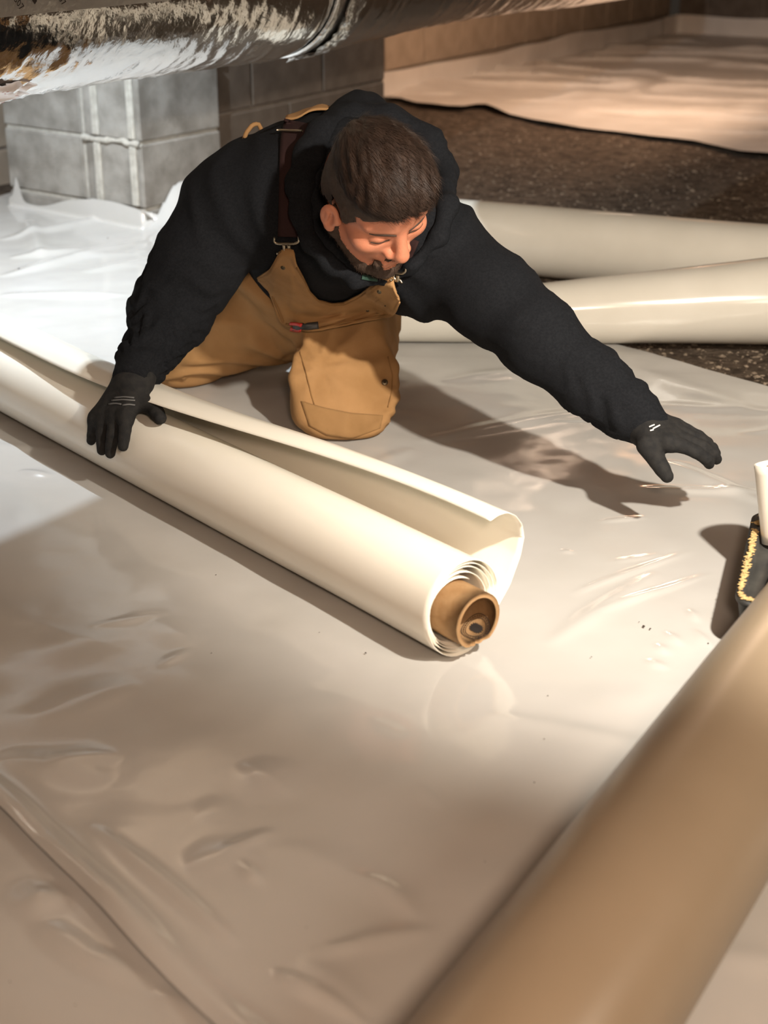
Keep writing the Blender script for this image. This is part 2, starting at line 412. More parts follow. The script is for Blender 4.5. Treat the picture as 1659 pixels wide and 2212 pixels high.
# ------------------------------------------------------------------ grey block pier
PC = np.array([-.739, 4.577, 0])
pl = nrm([-.809, .588, 0]); pr = nrm([.588, .809, 0])
LL, LR = .62, .36
pier = empty('block_pier', PC + pl * LL / 2 + pr * LR / 2)
tag(pier, 'pale grey concrete block pier wrapped in white plastic at its foot', 'pier')
V, F_ = chamfer_box(PC + pl * LL / 2 + pr * LR / 2 + UP * (CEIL / 2 - .01), (pl, pr, UP), (LL / 2 - .006, LR / 2 - .006, CEIL / 2 - .012), .003)
mk('mortar_core', V, F_, 'mortar', pier, smooth=False)
z0 = -.143
for r in range(8):
    zc = z0 + .203 * (r + .5); zh = .0965
    if zc + zh > CEIL: zh = (CEIL - .003 - (zc - zh)) / 2; zc = CEIL - .003 - zh
    # the block whose end shows at the near corner, then the stretcher beside it
    def bl(a, b, c, d, ch=.005):
        p = PC + pl * (a + b) / 2 + pr * (c + d) / 2 + UP * zc
        V, F_ = chamfer_box(p, (pl, pr, UP), ((b - a) / 2, (d - c) / 2, zh), ch); return mk('concrete_block', V, F_, 'block', pier, smooth=False)
    e = bl(.0, .245, 0, LR); bl(.257, LL, 0, LR)
    for (a, b) in ((.018, .045), (.172, .200)):                     # the raised ribs at the end of the block
        p = PC + pl * (a + b) / 2 - pr * .004 + UP * zc
        V, F_ = chamfer_box(p, (pl, pr, UP), ((b - a) / 2, .006, zh - .006), .003)
        q = mk('rib', V, F_, 'mortar', e, smooth=False)
    if 0 < r < 7:
        # squeezed-out mortar along the bed joint
        a = np.linspace(.0, .25, 26); zz = zc + zh + .004
        pts = np.array([PC + pl * t - pr * (.001 + .004 * abs(vnoise(np.array([t * 60., r * 7., 1.])))) + UP * (zz + .004 * vnoise(np.array([t * 40., r * 3., 2.]))) for t in a])
        V, F_ = tube(pts, .009 + .003 * np.array([vnoise(np.array([t * 70., r * 5., 3.])) for t in a]), 8)
        mk('mortar_joint', V, F_, 'mortar', pier)
# second pier, only its edge shows at the left of the frame
p2 = empty('block_pier', (-1.55, 5.36, 0)); tag(p2, 'dark grey block pier cut off by the left edge behind the pale one', 'pier')
q0 = np.array([-1.20, 5.30, 0])
for r in range(8):
    zc = z0 + .203 * (r + .5); zh = .0965
    if zc + zh > CEIL: zh = (CEIL - .003 - (zc - zh)) / 2; zc = CEIL - .003 - zh
    for a, b in ((.0, .39), (.40, .70)):
        V, F_ = chamfer_box(q0 + pl * (a + b) / 2 + pr * .2 + UP * zc, (pl, pr, UP), ((b - a) / 2, .2, zh), .005); mk('concrete_block', V, F_, 'block', p2, smooth=False)
V, F_ = chamfer_box(q0 + pl * .35 + pr * .2 + UP * (CEIL / 2 - .01), (pl, pr, UP), (.34, .19, CEIL / 2 - .012), .003); mk('mortar_core', V, F_, 'mortar', p2, smooth=False)

# ------------------------------------------------------------------ plastic sheets on the ground
A_ = np.array([-.643, .766, 0]); S_ = np.array([.766, .643, 0])           # along / across the main sheet
def SA(p): p = np.asarray(p); return p @ S_, p @ A_
def folds_height(X, Y, folds):
    h = np.zeros_like(X)
    for (x0, y0, x1, y1, w, a) in folds:
        dx, dy = x1 - x0, y1 - y0; L2 = dx * dx + dy * dy
        t = np.clip(((X - x0) * dx + (Y - y0) * dy) / L2, 0, 1); d = np.hypot(X - x0 - t * dx, Y - y0 - t * dy)
        h += a * np.exp(-(d / (w * (.5 + .5 * np.sin(np.pi * np.clip(t, .02, .98)))) ) ** 2) * np.sin(np.pi * t) ** .7
    return h
def pxfold(ax, ay, bx, by, w, a):
    p, q = PG(ax, ay), PG(bx, by); return (p[0], p[1], q[0], q[1], w, a)
MAIN_FOLDS = [pxfold(*q) for q in (
    (1230, 1290, 1500, 1190, .006, .0030), (1290, 1330, 1540, 1240, .006, .0032), (1180, 1400, 1420, 1240, .02, .004), (1290, 1132, 1400, 1120, .005, .0026), (1310, 1222, 1430, 1200, .004, .0022),
    (1440, 1000, 1659, 1100, .02, .005), (1380, 1060, 1659, 1070, .015, .004), (1200, 915, 1330, 915, .005, .003), (900, 960, 1300, 880, .03, .004),
    (1505, 1350, 1490, 1320, .006, .003), (1500, 1365, 1540, 1410, .007, .003), (1440, 1370, 1470, 1400, .008, .003), (1420, 1395, 1440, 1420, .008, .003), (1395, 1430, 1440, 1450, .01, .003), (1340, 1310, 1420, 1275, .004, .0022), (1210, 1196, 1240, 1200, .005, .002),
    (0, 1640, 240, 1690, .03, .006), (60, 1560, 300, 1480, .04, .0035), (330, 1340, 420, 1400, .03, .0025), (80, 1420, 300, 1380, .05, .0025), (100, 1650, 260, 1640, .02, .005),
    (200, 1790, 520, 2055, .010, .007), (590, 2105, 800, 2230, .010, .006), (520, 1870, 560, 1920, .01, .004), (650, 2080, 800, 2200, .02, .004), (420, 1760, 520, 1750, .03, .0015), (470, 1860, 590, 1800, .012, .002), (800, 1900, 900, 1990, .015, .004), (400, 1880, 560, 1850, .03, .004), (600, 1830, 900, 1960, .03, .003), (540, 1650, 640, 1730, .03, .003),
    (0, 520, 250, 470, .03, .010), (0, 600, 310, 520, .03, .012), (0, 640, 280, 640, .03, .008), (180, 590, 330, 560, .03, .008), (60, 480, 90, 560, .03, .014), (20, 560, 200, 540, .03, .010),
    (96, 1824, 288, 2007, .006, .0035), (593, 2111, 690, 2180, .006, .003), (480, 1854, 593, 1797, .008, .002), (340, 1449, 410, 1405, .010, .0025), (192, 1361, 366, 1327, .012, .0025), (523, 1658, 628, 1728, .012, .002), (758, 1893, 828, 1937, .010, .0018), (645, 2076, 785, 2050, .010, .0018), (530, 1885, 575, 1930, .008, .0018), (900, 1700, 960, 1760, .008, .0015), (800, 1560, 880, 1600, .010, .0015), (1340, 790, 1659, 900, .04, .004), (950, 830, 1150, 800, .03, .004), (1060, 760, 1300, 800, .03, .004))]
for _ in range(90):
    x, y = RNG.uniform(-1.6, 1.2), RNG.uniform(.9, 5.0); a = RNG.normal(.5, .7); L = RNG.uniform(.06, .3)
    MAIN_FOLDS.append((x, y, x + L * math.cos(a), y + L * math.sin(a), RNG.uniform(.008, .04), RNG.uniform(-.002, .0045)))
ns, na = 400, 1050
s_ = np.linspace(.585, 2.56, ns); a_ = np.linspace(-2.2, 4.9, na)
SG, AG = np.meshgrid(s_, a_, indexing='ij')
AG = np.where(AG > 2, 2 + (AG - 2) * (.62 + .38 * (SG - .585) / 1.975), AG)
wob = .008 * fbm(np.stack([AG * 3, AG * 0, SG * 0 + 5], -1), 3)
e0 = np.exp(-(SG - .585) / .05)
SGw = SG + wob * e0 + .012 * fbm(np.stack([AG * 2.1, AG * 0, SG * 0 + 9], -1), 3) * np.exp(-(2.56 - SG) / .05)
X = SGw * S_[0] + AG * A_[0]; Y = SGw * S_[1] + AG * A_[1]
P3 = np.stack([X, Y, X * 0], -1)
Zs = .004 + .0035 * fbm(P3 * np.array([2.3, 2.3, 0]), 2) + .0012 * fbm(P3 * np.array([9, 9, 0]) + 3, 2) + folds_height(X, Y, MAIN_FOLDS)
Zs += .013 * np.exp(-((SG - .600) / .018) ** 2) * (1 + .5 * fbm(np.stack([AG * 6, AG * 0, AG * 0 + 2], -1), 2)) + .004 * np.exp(-((SG - .585) / .10) ** 2)
# calm under things that lie on it
calm = np.ones_like(X)
for px, py, rad in ((430, 1080, .12), (700, 1230, .12), (930, 1370, .12), (150, 930, .12)):
    g = PG(px, py); calm *= 1 - .75 * np.exp(-((X - g[0]) ** 2 + (Y - g[1]) ** 2) / rad ** 2)
Zs = np.maximum(.0015, Zs * calm + .001)
# turned up at the pier
dl = (X - PC[0]) * pr[0] + (Y - PC[1]) * pr[1]           # >0 behind the left face plane
tl = (X - PC[0]) * pl[0] + (Y - PC[1]) * pl[1]           # along the left face
hl = .058 + .012 * np.sin(tl * 11) - .035 * sstep(.3, .5, tl) + .075 * np.exp(-((tl - .57) / .018) ** 2)
inL = (dl > -.02) & (tl > 0) & (tl < .62)
up = np.clip(dl + .02, 0, None)
keep = ~(inL & (up > hl + .014)) & ~((tl > .0) & (tl < LL) & (dl > LR)) & ~((tl >= .62) & (dl > .35))
cl = np.where(inL, np.minimum(up, hl), 0)
Xn = np.where(inL, X - pr[0] * np.maximum(dl + .014 - .10 * 0, 0) * (up > 0), X); Yn = np.where(inL, Y - pr[1] * np.maximum(dl + .014, 0) * (up > 0), Y)
Zs = np.where(inL, Zs + cl, Zs); X, Y = Xn, Yn
Zs += np.where((tl <= 0) & (dl > -.05), .12 * sstep(-.13, -.005, tl) * sstep(-.01, .16, dl) * sstep(.5, .3, dl), 0)
V = np.stack([X, Y, Zs], -1).reshape(-1, 3); kf = keep.reshape(-1)
Fm = np.array(grid_faces(ns, na)); Fm = Fm[kf[Fm].all(1)]
used = np.unique(Fm); remap = np.full(len(V), -1); remap[used] = np.arange(len(used)); 
main = mk('plastic_sheet', V[used], remap[Fm][:, ::-1], 'sheet', at=(-.1, 2.2, 0))
tag(main, 'large glossy white plastic sheet under the kneeling man and the long roll', 'plastic sheet')
# front sheet, bottom-left corner, tucked under the main one
ns, na = 160, 420
s_ = np.linspace(-.5, .80, ns); a_ = np.linspace(-1.6, 1.9, na); SG, AG = np.meshgrid(s_, a_, indexing='ij')
X = SG * S_[0] + AG * A_[0]; Y = SG * S_[1] + AG * A_[1]; P3 = np.stack([X, Y, X * 0], -1)
FF = [pxfold(*q) for q in ((70, 1972, 200, 2050, .008, .003), (195, 2048, 290, 2112, .007, .003), (330, 2140, 440, 2200, .007, .003), (60, 1990, 320, 2140, .014, .006), (330, 2140, 520, 2230, .014, .006), (70, 1930, 160, 1950, .02, .006), (60, 1900, 80, 1990, .02, .006))]
Zs = np.maximum(.0006, .0012 + .0015 * fbm(P3 * np.array([2.6, 2.6, 0]) + 7, 2) + folds_height(X, Y, FF) * sstep(.60, .54, SG))
Zs = np.where(SG > .58, .0006, Zs)
front = mk('plastic_sheet', np.stack([X, Y, Zs], -1).reshape(-1, 3), [tuple(reversed(f)) for f in grid_faces(ns, na)], 'sheet', at=(-.35, 1.0, 0))
tag(front, 'plastic sheet in the bottom left corner tucked under a raised sheet edge', 'plastic sheet')
# far sheet, its wavy front edge on the dirt, turned up on the walls
edge_px = [(790, 205), (831, 212), (865, 214), (900, 224), (935, 228), (965, 233), (1000, 234), (1030, 229), (1050, 229), (1078, 240), (1100, 250), (1150, 262), (1250, 279), (1330, 288), (1400, 298), (1500, 308), (1545, 318), (1600, 330), (1659, 334)]
E0 = np.array([PG(*q) for q in edge_px]); E0 = np.vstack([E0[0] - AV * 1.6, E0[0] - AV * .7, E0, E0[-1] + np.array([.5, -.35, 0]), E0[-1] + np.array([1.6, -1.2, 0])])
m, n = 330, 230
E0 = interp_poly(E0, m)
Bk = interp_poly([FWP - AV * 2.2, FWP - AV * .2, COR, COR + AN * 1.2, COR + AN * 4.5], 400)
def far_end(u):                                       # straight lines from the edge to the walls
    L = np.r_[0, np.cumsum(np.linalg.norm(np.diff(Bk, axis=0), axis=1))]; return np.stack([np.interp(u * L[-1], L, Bk[:, k]) for k in range(3)], -1)
u = np.linspace(0, 1, m); E1 = far_end(u ** .8)
t = np.linspace(0, 1, n)
tf = np.minimum(t / .93, 1)
Pm = E0[:, None, :] * (1 - tf)[None, :, None] + E1[:, None, :] * tf[None, :, None]
nin = np.where((u ** .8 < .55)[:, None], AN[None], -AV[None])
Pm[:, :, 2] = .004 + .005 * np.exp(-tf / .06)[None] * (1 + .6 * fbm(np.stack([u * 22, u * 0, u * 0], -1), 2))[:, None]
nz = fbm(np.stack([Pm[..., 0] * 2.2 + Pm[..., 1] * 3.0, Pm[..., 1] * 1.0 - Pm[..., 0] * .8, Pm[..., 0] * 0], -1), 3)
rid = np.maximum(0, 1 - np.abs(fbm(np.stack([Pm[..., 0] * 1.1 - Pm[..., 1] * .5, Pm[..., 1] * 3.0 + Pm[..., 0] * .6, Pm[..., 0] * 0 + 4], -1), 2)) * 2.2)
Pm[:, :, 2] += (.016 * nz + .03 * rid ** 2) * (sstep(.02, .15, tf) * sstep(1.0, .9, tf))[None]
Pm[:, :, 2] = np.maximum(Pm[:, :, 2], .0035)
lift = np.clip((t - .93) / .07, 0, 1)[None] * (.125 + .02 * fbm(np.stack([u * 18, u * 0 + 3, u * 0], -1), 2))[:, None]
Pm[:, :, 2] += lift; Pm += nin[:, None, :] * (.012 + .008 * vnoise(np.stack([u * 40, u * 0, u * 0], -1)))[:, None, None] * (lift > 0)[..., None]
far = mk('plastic_sheet', Pm.reshape(-1, 3), grid_faces(m, n), 'far_sheet', at=(1.4, 8.0, 0))
tag(far, 'wrinkled plastic sheet beyond the bare dirt turned up on the far walls', 'plastic sheet')

# pebbles and clods in the dirt, past counting: one object
mb = MB(); ico = [(0, 0, 1), (.9, 0, .2), (.28, .85, .2), (-.72, .53, .2), (-.72, -.53, .2), (.28, -.85, .2), (0, 0, -.6)]
icf = [(0, 1, 2), (0, 2, 3), (0, 3, 4), (0, 4, 5), (0, 5, 1), (6, 2, 1), (6, 3, 2), (6, 4, 3), (6, 5, 4), (6, 1, 5)]
n_ = 0
while n_ < 6000:
    px, py = RNG.uniform(835, 1700), RNG.uniform(215, 830); g = PG(px, py)
    s, a = SA(g)
    if s < 2.62: continue
    if py < 225 + (px - 840) * .13: continue
    r = .0025 + .007 * RNG.random() ** 4; R_ = RNG.uniform(.6, 1.3, 3); an = RNG.uniform(0, 6.3); c, sn = math.cos(an), math.sin(an)
    zf = min(-.003, -.012 + .010 * float(fbm(np.array([g[0] * 2.2, g[1] * 2.2, 0.]), 4)))
    mb.add([(g[0] + r * (x * c * R_[0] - y * sn * R_[1]), g[1] + r * (x * sn * R_[0] + y * c * R_[1]), zf + r * .5 * z * R_[2]) for x, y, z in ico], icf); n_ += 1
grav = mk('gravel', mb.v, mb.f, 'stone', smooth=False); grav['kind'] = 'stuff'
tag(grav, 'pale pebbles and clods scattered over the brown dirt', 'gravel')
#@@PART2
# ------------------------------------------------------------------ foil duct hung under the joists
DR = .20; DN = -2.10
def duct_zc(px, py):
    m = nrm(np.cross(AV, ray(px, py))); m = m if m[2] > 0 else -m
    return 1.0 + (DR - (hv(0, DN) - np.array([0, 0, 0])) @ np.array([m[0], m[1], 0])) / m[2]
DZ = duct_zc(250, 176)
def vz(v): return DZ - .012 * np.exp(-((v - 3.05) / .35) ** 2) + .012 * np.exp(-((v - 4.0) / .5) ** 2)
def seam_v(px):
    b = None
    for v in np.linspace(1.5, 5, 400):
        p = hv(v, DN + .04, DZ - DR); q = p - CP; x = 829.5 + FPX * q[0] / (q @ CF)
        if x > px: return v
VS = seam_v(612)
duct = empty('foil_duct', hv(3.2, DN, vz(3.2)))
tag(duct, 'round foil-wrapped air duct hung across the top of the crawl space', 'duct')
nv, nph = 620, 120
va = np.r_[np.linspace(.2, 1.4, 20), np.linspace(1.41, 5.6, nv - 60), np.linspace(5.65, 9.9, 40)]
ph = np.linspace(0, 2 * np.pi, nph, endpoint=False)          # 0 = down, pi/2 = towards the camera side
Vv, Ph = np.meshgrid(va, ph, indexing='ij')
pin = .012 * np.exp(-((Vv - VS - .022) / .05) ** 2)
cr = np.stack([Vv * 16, Ph * 1.2 + Vv * 2.0, Vv * 0], -1)
lines = np.maximum(0, 1 - np.abs(fbm(cr, 2)) * 2.6)
damp = sstep(2.2, 2.9, Vv) * .75 + .25
rad = DR - pin + .0022 * lines * damp + .0032 * fbm(np.stack([Vv * 3, Ph * 1.3, Vv * 0 + 3], -1), 2) + .0006 * fbm(np.stack([Vv * 34 + Ph * 6, Ph * 9, Vv * 0], -1), 2)
k = np.maximum(0, 1 - np.abs(fbm(np.stack([Vv * 7 - Ph * 1.5, Ph * 3.2, Vv * 0 + 11], -1), 2)) * 4)
rad += .0045 * k ** 2 * sstep(2.9, 2.2, Vv) * sstep(1.7, 1.1, Ph)
def dpt(v, p, r): return hv(0, 0)[None] * 0 + np.stack([AV[0] * v + AN[0] * (DN + r * np.sin(p)), AV[1] * v + AN[1] * (DN + r * np.sin(p)), vz(v) - r * np.cos(p)], -1)
mk('foil_jacket', dpt(Vv, Ph, rad).reshape(-1, 3), grid_faces(len(va), nph, closed_v=True), 'foil', duct)
# strap ring that carries the duct from a joist, with crumpled tape beside it
sv = np.linspace(VS, VS + .045, 5); Vs, Ps = np.meshgrid(sv, ph, indexing='ij')
Vq, Fq = solid(dpt(Vs, Ps, DR - .006 + .0015 * np.sin(Ps * 9) * 0 + .004 * (np.abs(Vs - VS - .0225) < .02)).reshape(-1, 3), grid_faces(5, nph, closed_v=True), .002)
mk('strap_band', Vq, Fq, 'foil_tape', duct)
for sgn in (-1, 1):
    pth = [hv(VS + .022, DN + sgn * (DR + .002), vz(VS)), hv(VS + .022, DN + sgn * (DR + .002), CEIL - .001)]
    V, F_ = chamfer_box((np.array(pth[0]) + pth[1]) / 2, (AV, AN, UP), (.018, .0015, (CEIL - .001 - vz(VS)) / 2), .0005); mk('hanger_strap', V, F_, 'foil_tape', duct, smooth=False)
mb = MB()
pv, pp = np.meshgrid(np.linspace(VS + .046, VS + .12, 16), np.linspace(.05, 1.9, 50), indexing='ij')
edge = (pv - VS - .046) / .074
rr = DR + .001 + .010 * np.abs(fbm(np.stack([pv * 60, pp * 7, pv * 0], -1), 2)) * (1 - .3 * edge)
V = dpt(pv + .012 * fbm(np.stack([pp * 5, pp * 0, pp * 0], -1), 2) * edge, pp, rr).reshape(-1, 3)
mk('crumpled_tape', V, grid_faces(16, 50), 'foil_tape', duct)
def hit_duct(px, py, R):
    r = ray(px, py); rn = r @ AN; rz = r[2]; o = CP - hv(0, DN, DZ); on = o @ AN; oz = o[2]
    a = rn * rn + rz * rz; b = 2 * (on * rn + oz * rz); c = on * on + oz * oz - R * R; t = (-b - math.sqrt(max(b * b - 4 * a * c, 0))) / (2 * a)
    p = CP + t * r; q = p - hv(0, DN, DZ); return p @ AV, math.atan2(q @ AN, -q[2])
# printed foil tape along the side, and a white torn end with red print low on the left
pv, pp = np.meshgrid(np.linspace(.9, hit_duct(368, 13, DR + .0095)[0], 120), np.linspace(1.415, 2.5, 30), indexing='ij')
rr = DR + .0095 + .0012 * fbm(np.stack([pv * 22, pp * 5, pv * 0 + 6], -1), 2)
M['tape_grey'] = mat('printed_foil_tape', (.55, .53, .49), rough=.32, metal=.75, bump=.0015, bscale=90)
ptape = mk('printed_tape', dpt(pv, pp + .05 * fbm(np.stack([pv * 5, pv * 0, pv * 0], -1), 2) * 0, rr).reshape(-1, 3), grid_faces(120, 30), 'tape_grey', duct)
pv, pp = np.meshgrid(np.linspace(1.5, hit_duct(78, 165, DR + .008)[0], 50), np.linspace(.30, .74, 16), indexing='ij')
rr = DR + .008 + .006 * fbm(np.stack([pv * 40, pp * 14, pv * 0 + 8], -1), 2)
M['white_tape'] = mat('white_foil_label', (.78, .70, .68), rough=.35, col2=(.86, .82, .82), nscale=30, metal=.3)
wt = mk('paper_label', dpt(pv + .03 * fbm(np.stack([pp * 16, pp * 0, pp * 0], -1), 2) * (pv > pv.max() - .06), pp, rr).reshape(-1, 3), grid_faces(50, 16), 'white_tape', duct)
M['red_ink'] = mat('faded_red_ink', (.45, .10, .09), rough=.7)
mb = MB()
for i in range(46):
    v0 = hit_duct(78, 165, DR + .008)[0] - .02 - RNG.random() * .25; p0 = .42 + RNG.random() * .28; l = RNG.uniform(.003, .009); w = .0016 / DR
    a = RNG.uniform(-.4, .4)
    V = dpt(np.array([v0, v0 + l, v0 + l, v0]), np.array([p0, p0 + a * l / DR, p0 + w + a * l / DR, p0 + w]), DR + .0165)
    mb.add(V, [(0, 1, 2, 3)])
mk('red_print', mb.v, mb.f, 'red_ink', wt, smooth=False)['kind'] = 'stuff'
def text_mesh(txt, size):
    c = bpy.data.curves.new('t', 'FONT'); c.body = txt; c.size = size; c.align_x = 'CENTER'; c.resolution_u = 2
    o = bpy.data.objects.new('t', c); COL.objects.link(o)
    dg = bpy.context.evaluated_depsgraph_get(); me = o.evaluated_get(dg).to_mesh()
    V = np.array([v.co[:] for v in me.vertices]); F_ = [tuple(p.vertices) for p in me.polygons]
    o.evaluated_get(dg).to_mesh_clear(); bpy.data.objects.remove(o); bpy.data.curves.remove(c); return V, F_
tV, tF = text_mesh('PC 807', .017); bV = np.array([(-.016, -.004, 0), (.016, -.004, 0), (.016, .004, 0), (-.016, .004, 0)])
mbt = MB()
def stamp(mbx, V, F_, v0, p0, ang, R):
    c, s = math.cos(ang), math.sin(ang); x = V[:, 0] * c - V[:, 1] * s; y = V[:, 0] * s + V[:, 1] * c
    mbx.add(dpt(v0 + x, p0 + y / DR, R), F_)
for i in range(13):
    v, p = hit_duct(-60 + i * 46, 8 - i * 4.6, DR + .012)
    if i % 2 == 0:
        stamp(mbt, tV, tF, v - .004, p + .0, -.85, DR + .0125); stamp(mbt, bV, [(0, 1, 2, 3)], v + .013, p + .08, -.85, DR + .0125)
    else:
        stamp(mbt, tV, tF, v, p + .13, -.85, DR + .0125); stamp(mbt, bV, [(0, 1, 2, 3)], v - .012, p + .02, -.85, DR + .0125)
mk('black_print', mbt.v, mbt.f, 'ink', ptape, smooth=False)['kind'] = 'stuff'
# dashed digits on the jacket
M['grey_ink'] = mat('grey_ink', (.12, .12, .11), rough=.7)
SEG = {'5': 'afgcd', '8': 'abcdefg', '2': 'abged'}
def dig(ch, px, py, rot, h=.030):
    v0, p0 = hit_duct(px, py, DR + .006); w = h * .55; mb = MB()
    L = dict(a=((0, h), (w, h)), b=((w, h / 2), (w, h)), c=((w, 0), (w, h / 2)), d=((0, 0), (w, 0)), e=((0, 0), (0, h / 2)), f=((0, h / 2), (0, h)), g=((0, h / 2), (w, h / 2)))
    for s in SEG[ch]:
        (x0, y0), (x1, y1) = L[s]; n = 4
        for i in range(n):
            for t0, t1 in ((i / n + .04, i / n + .17),):
                a = np.array([x0 + (x1 - x0) * t0, y0 + (y1 - y0) * t0]); b = np.array([x0 + (x1 - x0) * t1, y0 + (y1 - y0) * t1]); d = nrm(b - a); nn_ = np.array([-d[1], d[0]]) * .0011
                q = np.array([a - nn_, b - nn_, b + nn_, a + nn_]) - (w / 2, h / 2)
                stamp(mb, np.c_[q, q[:, 0] * 0], [(0, 1, 2, 3)], v0, p0, rot, DR + .0085)
    mk('printed_digit', mb.v, mb.f, 'grey_ink', duct, smooth=False)
dig('5', 581, 22, -.12); dig('8', 572, 52, -.12); dig('2', 545, 102, -.12)

# ------------------------------------------------------------------ the long roll being laid
RA = np.array([.112, 1.831, 0]); GAP = .004
def rp(t, s, z): return RA + A_ * t + S_ * s + UP * (z + GAP)
roll = empty('plastic_roll', RA + A_ * .7)
tag(roll, 'long cream plastic roll under the gloved hand with brown core and loose outer wrap', 'plastic roll')
turns = 4.6; npt = 190
th0 = math.radians(275) - turns * 2 * math.pi
def spiral(t):
    f = np.linspace(0, 1, npt); a = th0 + f * turns * 2 * math.pi
    g = f + .06 * np.sin(a * .5 + 1) * f * (1 - f)
    r = .0475 + .0235 * g
    loose = .0035 * np.exp(-t / .5) * np.cos(a - math.radians(55)) * f * (1 - f) * 4
    c0 = np.array([-.004, .063]); c1 = np.array([0, .071])
    return np.stack([c0[0] + (c1[0] - c0[0]) * g + (r + loose) * np.cos(a), c0[1] + (c1[1] - c0[1]) * g + (r + loose) * np.sin(a)], 1), f
OPEN = interp_poly([(.014, .0015), (.036, .016), (.062, .050), (.087, .080), (.1045, .118), (.110, .145), (.105, .166), (.091, .184), (.074, .1935), (.056, .1945), (.041, .190)], 46)
ta = np.radians(np.linspace(283, 283 + 192, 46)); TIGHT = np.stack([.012 + .088 * np.cos(ta), .0885 + .088 * np.sin(ta)], 1)
TIGHT[-6:, 1] -= np.linspace(0, .006, 6)
tt = np.r_[0, np.linspace(.012, .1, 8), np.linspace(.13, 2.3, 54)]
rows = []; rows2 = []
for t in tt:
    P2, f = spiral(t)
    ext = np.zeros(npt)
    if t < .12: ext = ((1 - f) * .014 + .003 * np.sin(f * 31)) * (1 - t / .12)
    w = float(sstep(.05, 1.15, t))
    fl = OPEN * (1 - w) + TIGHT * w
    fl = fl + np.stack([.003 * vnoise(np.stack([np.full(46, t * 3), np.linspace(0, 3, 46), np.zeros(46)], 1)) * np.linspace(0, 1, 46)] * 2, 1)
    fl[-10:, 0] += np.linspace(0, .012, 10) * math.sin(t * 5.2 + .3); fl[-10:, 1] -= np.linspace(0, .004, 10) * math.sin(t * 5.2)
    dent = 1 + .012 * vnoise(np.stack([np.full(npt, t * 4.), np.cos(f * turns * 6.28) * 1.3, np.sin(f * turns * 6.28) * 1.3], 1)) * f
    P2 = (P2 - [0, .07]) * dent[:, None] + [0, .07]
    rows.append(np.array([rp(t + e, s, max(z, .0008)) for (s, z), e in zip(np.vstack([P2, fl]), np.r_[ext, np.zeros(46)])]))
G_ = np.array(rows); nt_, np_ = G_.shape[:2]
Vs_, Fs_ = solid(G_.reshape(-1, 3), [tuple(reversed(f)) for f in grid_faces(nt_, np_)], .0008)
mk('wound_sheet', Vs_, Fs_, 'roll', roll)
# cardboard core: open tube with a torn notch and a printed stamp inside
CC = np.array([-.004, .0645]); co, ci = .0405, .0335
m_, n_ = 64, 14
mb = MB(); zs = np.linspace(-.03, .30, n_)
def cp(t, r, a): return RA + A_ * t + S_ * (CC[0] + r * math.cos(a)) + UP * (CC[1] + r * math.sin(a) + GAP)
def rim(a):
    d = ((a - math.radians(272) + math.pi) % (2 * math.pi)) - math.pi
    x = -.031
    if abs(d) < .55: x += .007 * (1 - abs(d) / .55) ** .5 + .0030 * math.sin(d * 23) * (1 - abs(d) / .55)
    return x
an = np.linspace(0, 2 * np.pi, m_, endpoint=False)
Vc = [cp(rim(a) + (.30 - rim(a)) * f, r, a) for r in (co, ci) for f in np.linspace(0, 1, n_) for a in an]
Fc = [tuple(f) for f in grid_faces(n_, m_, closed_v=True)] + [tuple(x + n_ * m_ for x in reversed(f)) for f in grid_faces(n_, m_, closed_v=True)]
Fc += [(i, n_ * m_ + i, n_ * m_ + (i + 1) % m_, (i + 1) % m_) for i in range(m_)]
core = mk('cardboard_core', Vc, [tuple(reversed(f)) for f in Fc], 'card', roll)
mb = MB()
def ip(x, y, R=ci - .0008):                       # stamp plane wrapped on the inner wall: x along the core, y around
    a = math.radians(305) + y / ci; return cp(-.008 + x, R, a)
def ring(r0, r1, n=48):
    V = []; 
    for i in range(n):
        a = 2 * math.pi * i / n
        for r in (r0, r1): V.append(ip(r * math.cos(a), r * math.sin(a)))
    mb.add(V, [(2 * i, 2 * i + 1, (2 * i + 3) % (2 * n), (2 * i + 2) % (2 * n)) for i in range(n)])
ring(.0215, .0226); ring(.0155, .0164)
for i in range(30):
    a = 2 * math.pi * i / 30
    for da in (-.05, .03):
        V = [ip(r * math.cos(a + da + e), r * math.sin(a + da + e)) for r, e in ((.0176, 0), (.0203, 0), (.0203, .04), (.0176, .04))]
        mb.add(V, [(0, 1, 2, 3)])
V = [ip(0, .001)]; n = 40
for i in range(n):
    a = 2 * math.pi * i / n; r = (.0105 if i % 2 else .0082) * (1 + .25 * math.cos(a * 2))
    V.append(ip(r * math.cos(a), r * math.sin(a)))
mb.add(V, [(0, i + 1, (i + 1) % n + 1) for i in range(n)])
mk('stamp_print', mb.v, mb.f, 'ink', core, smooth=False)

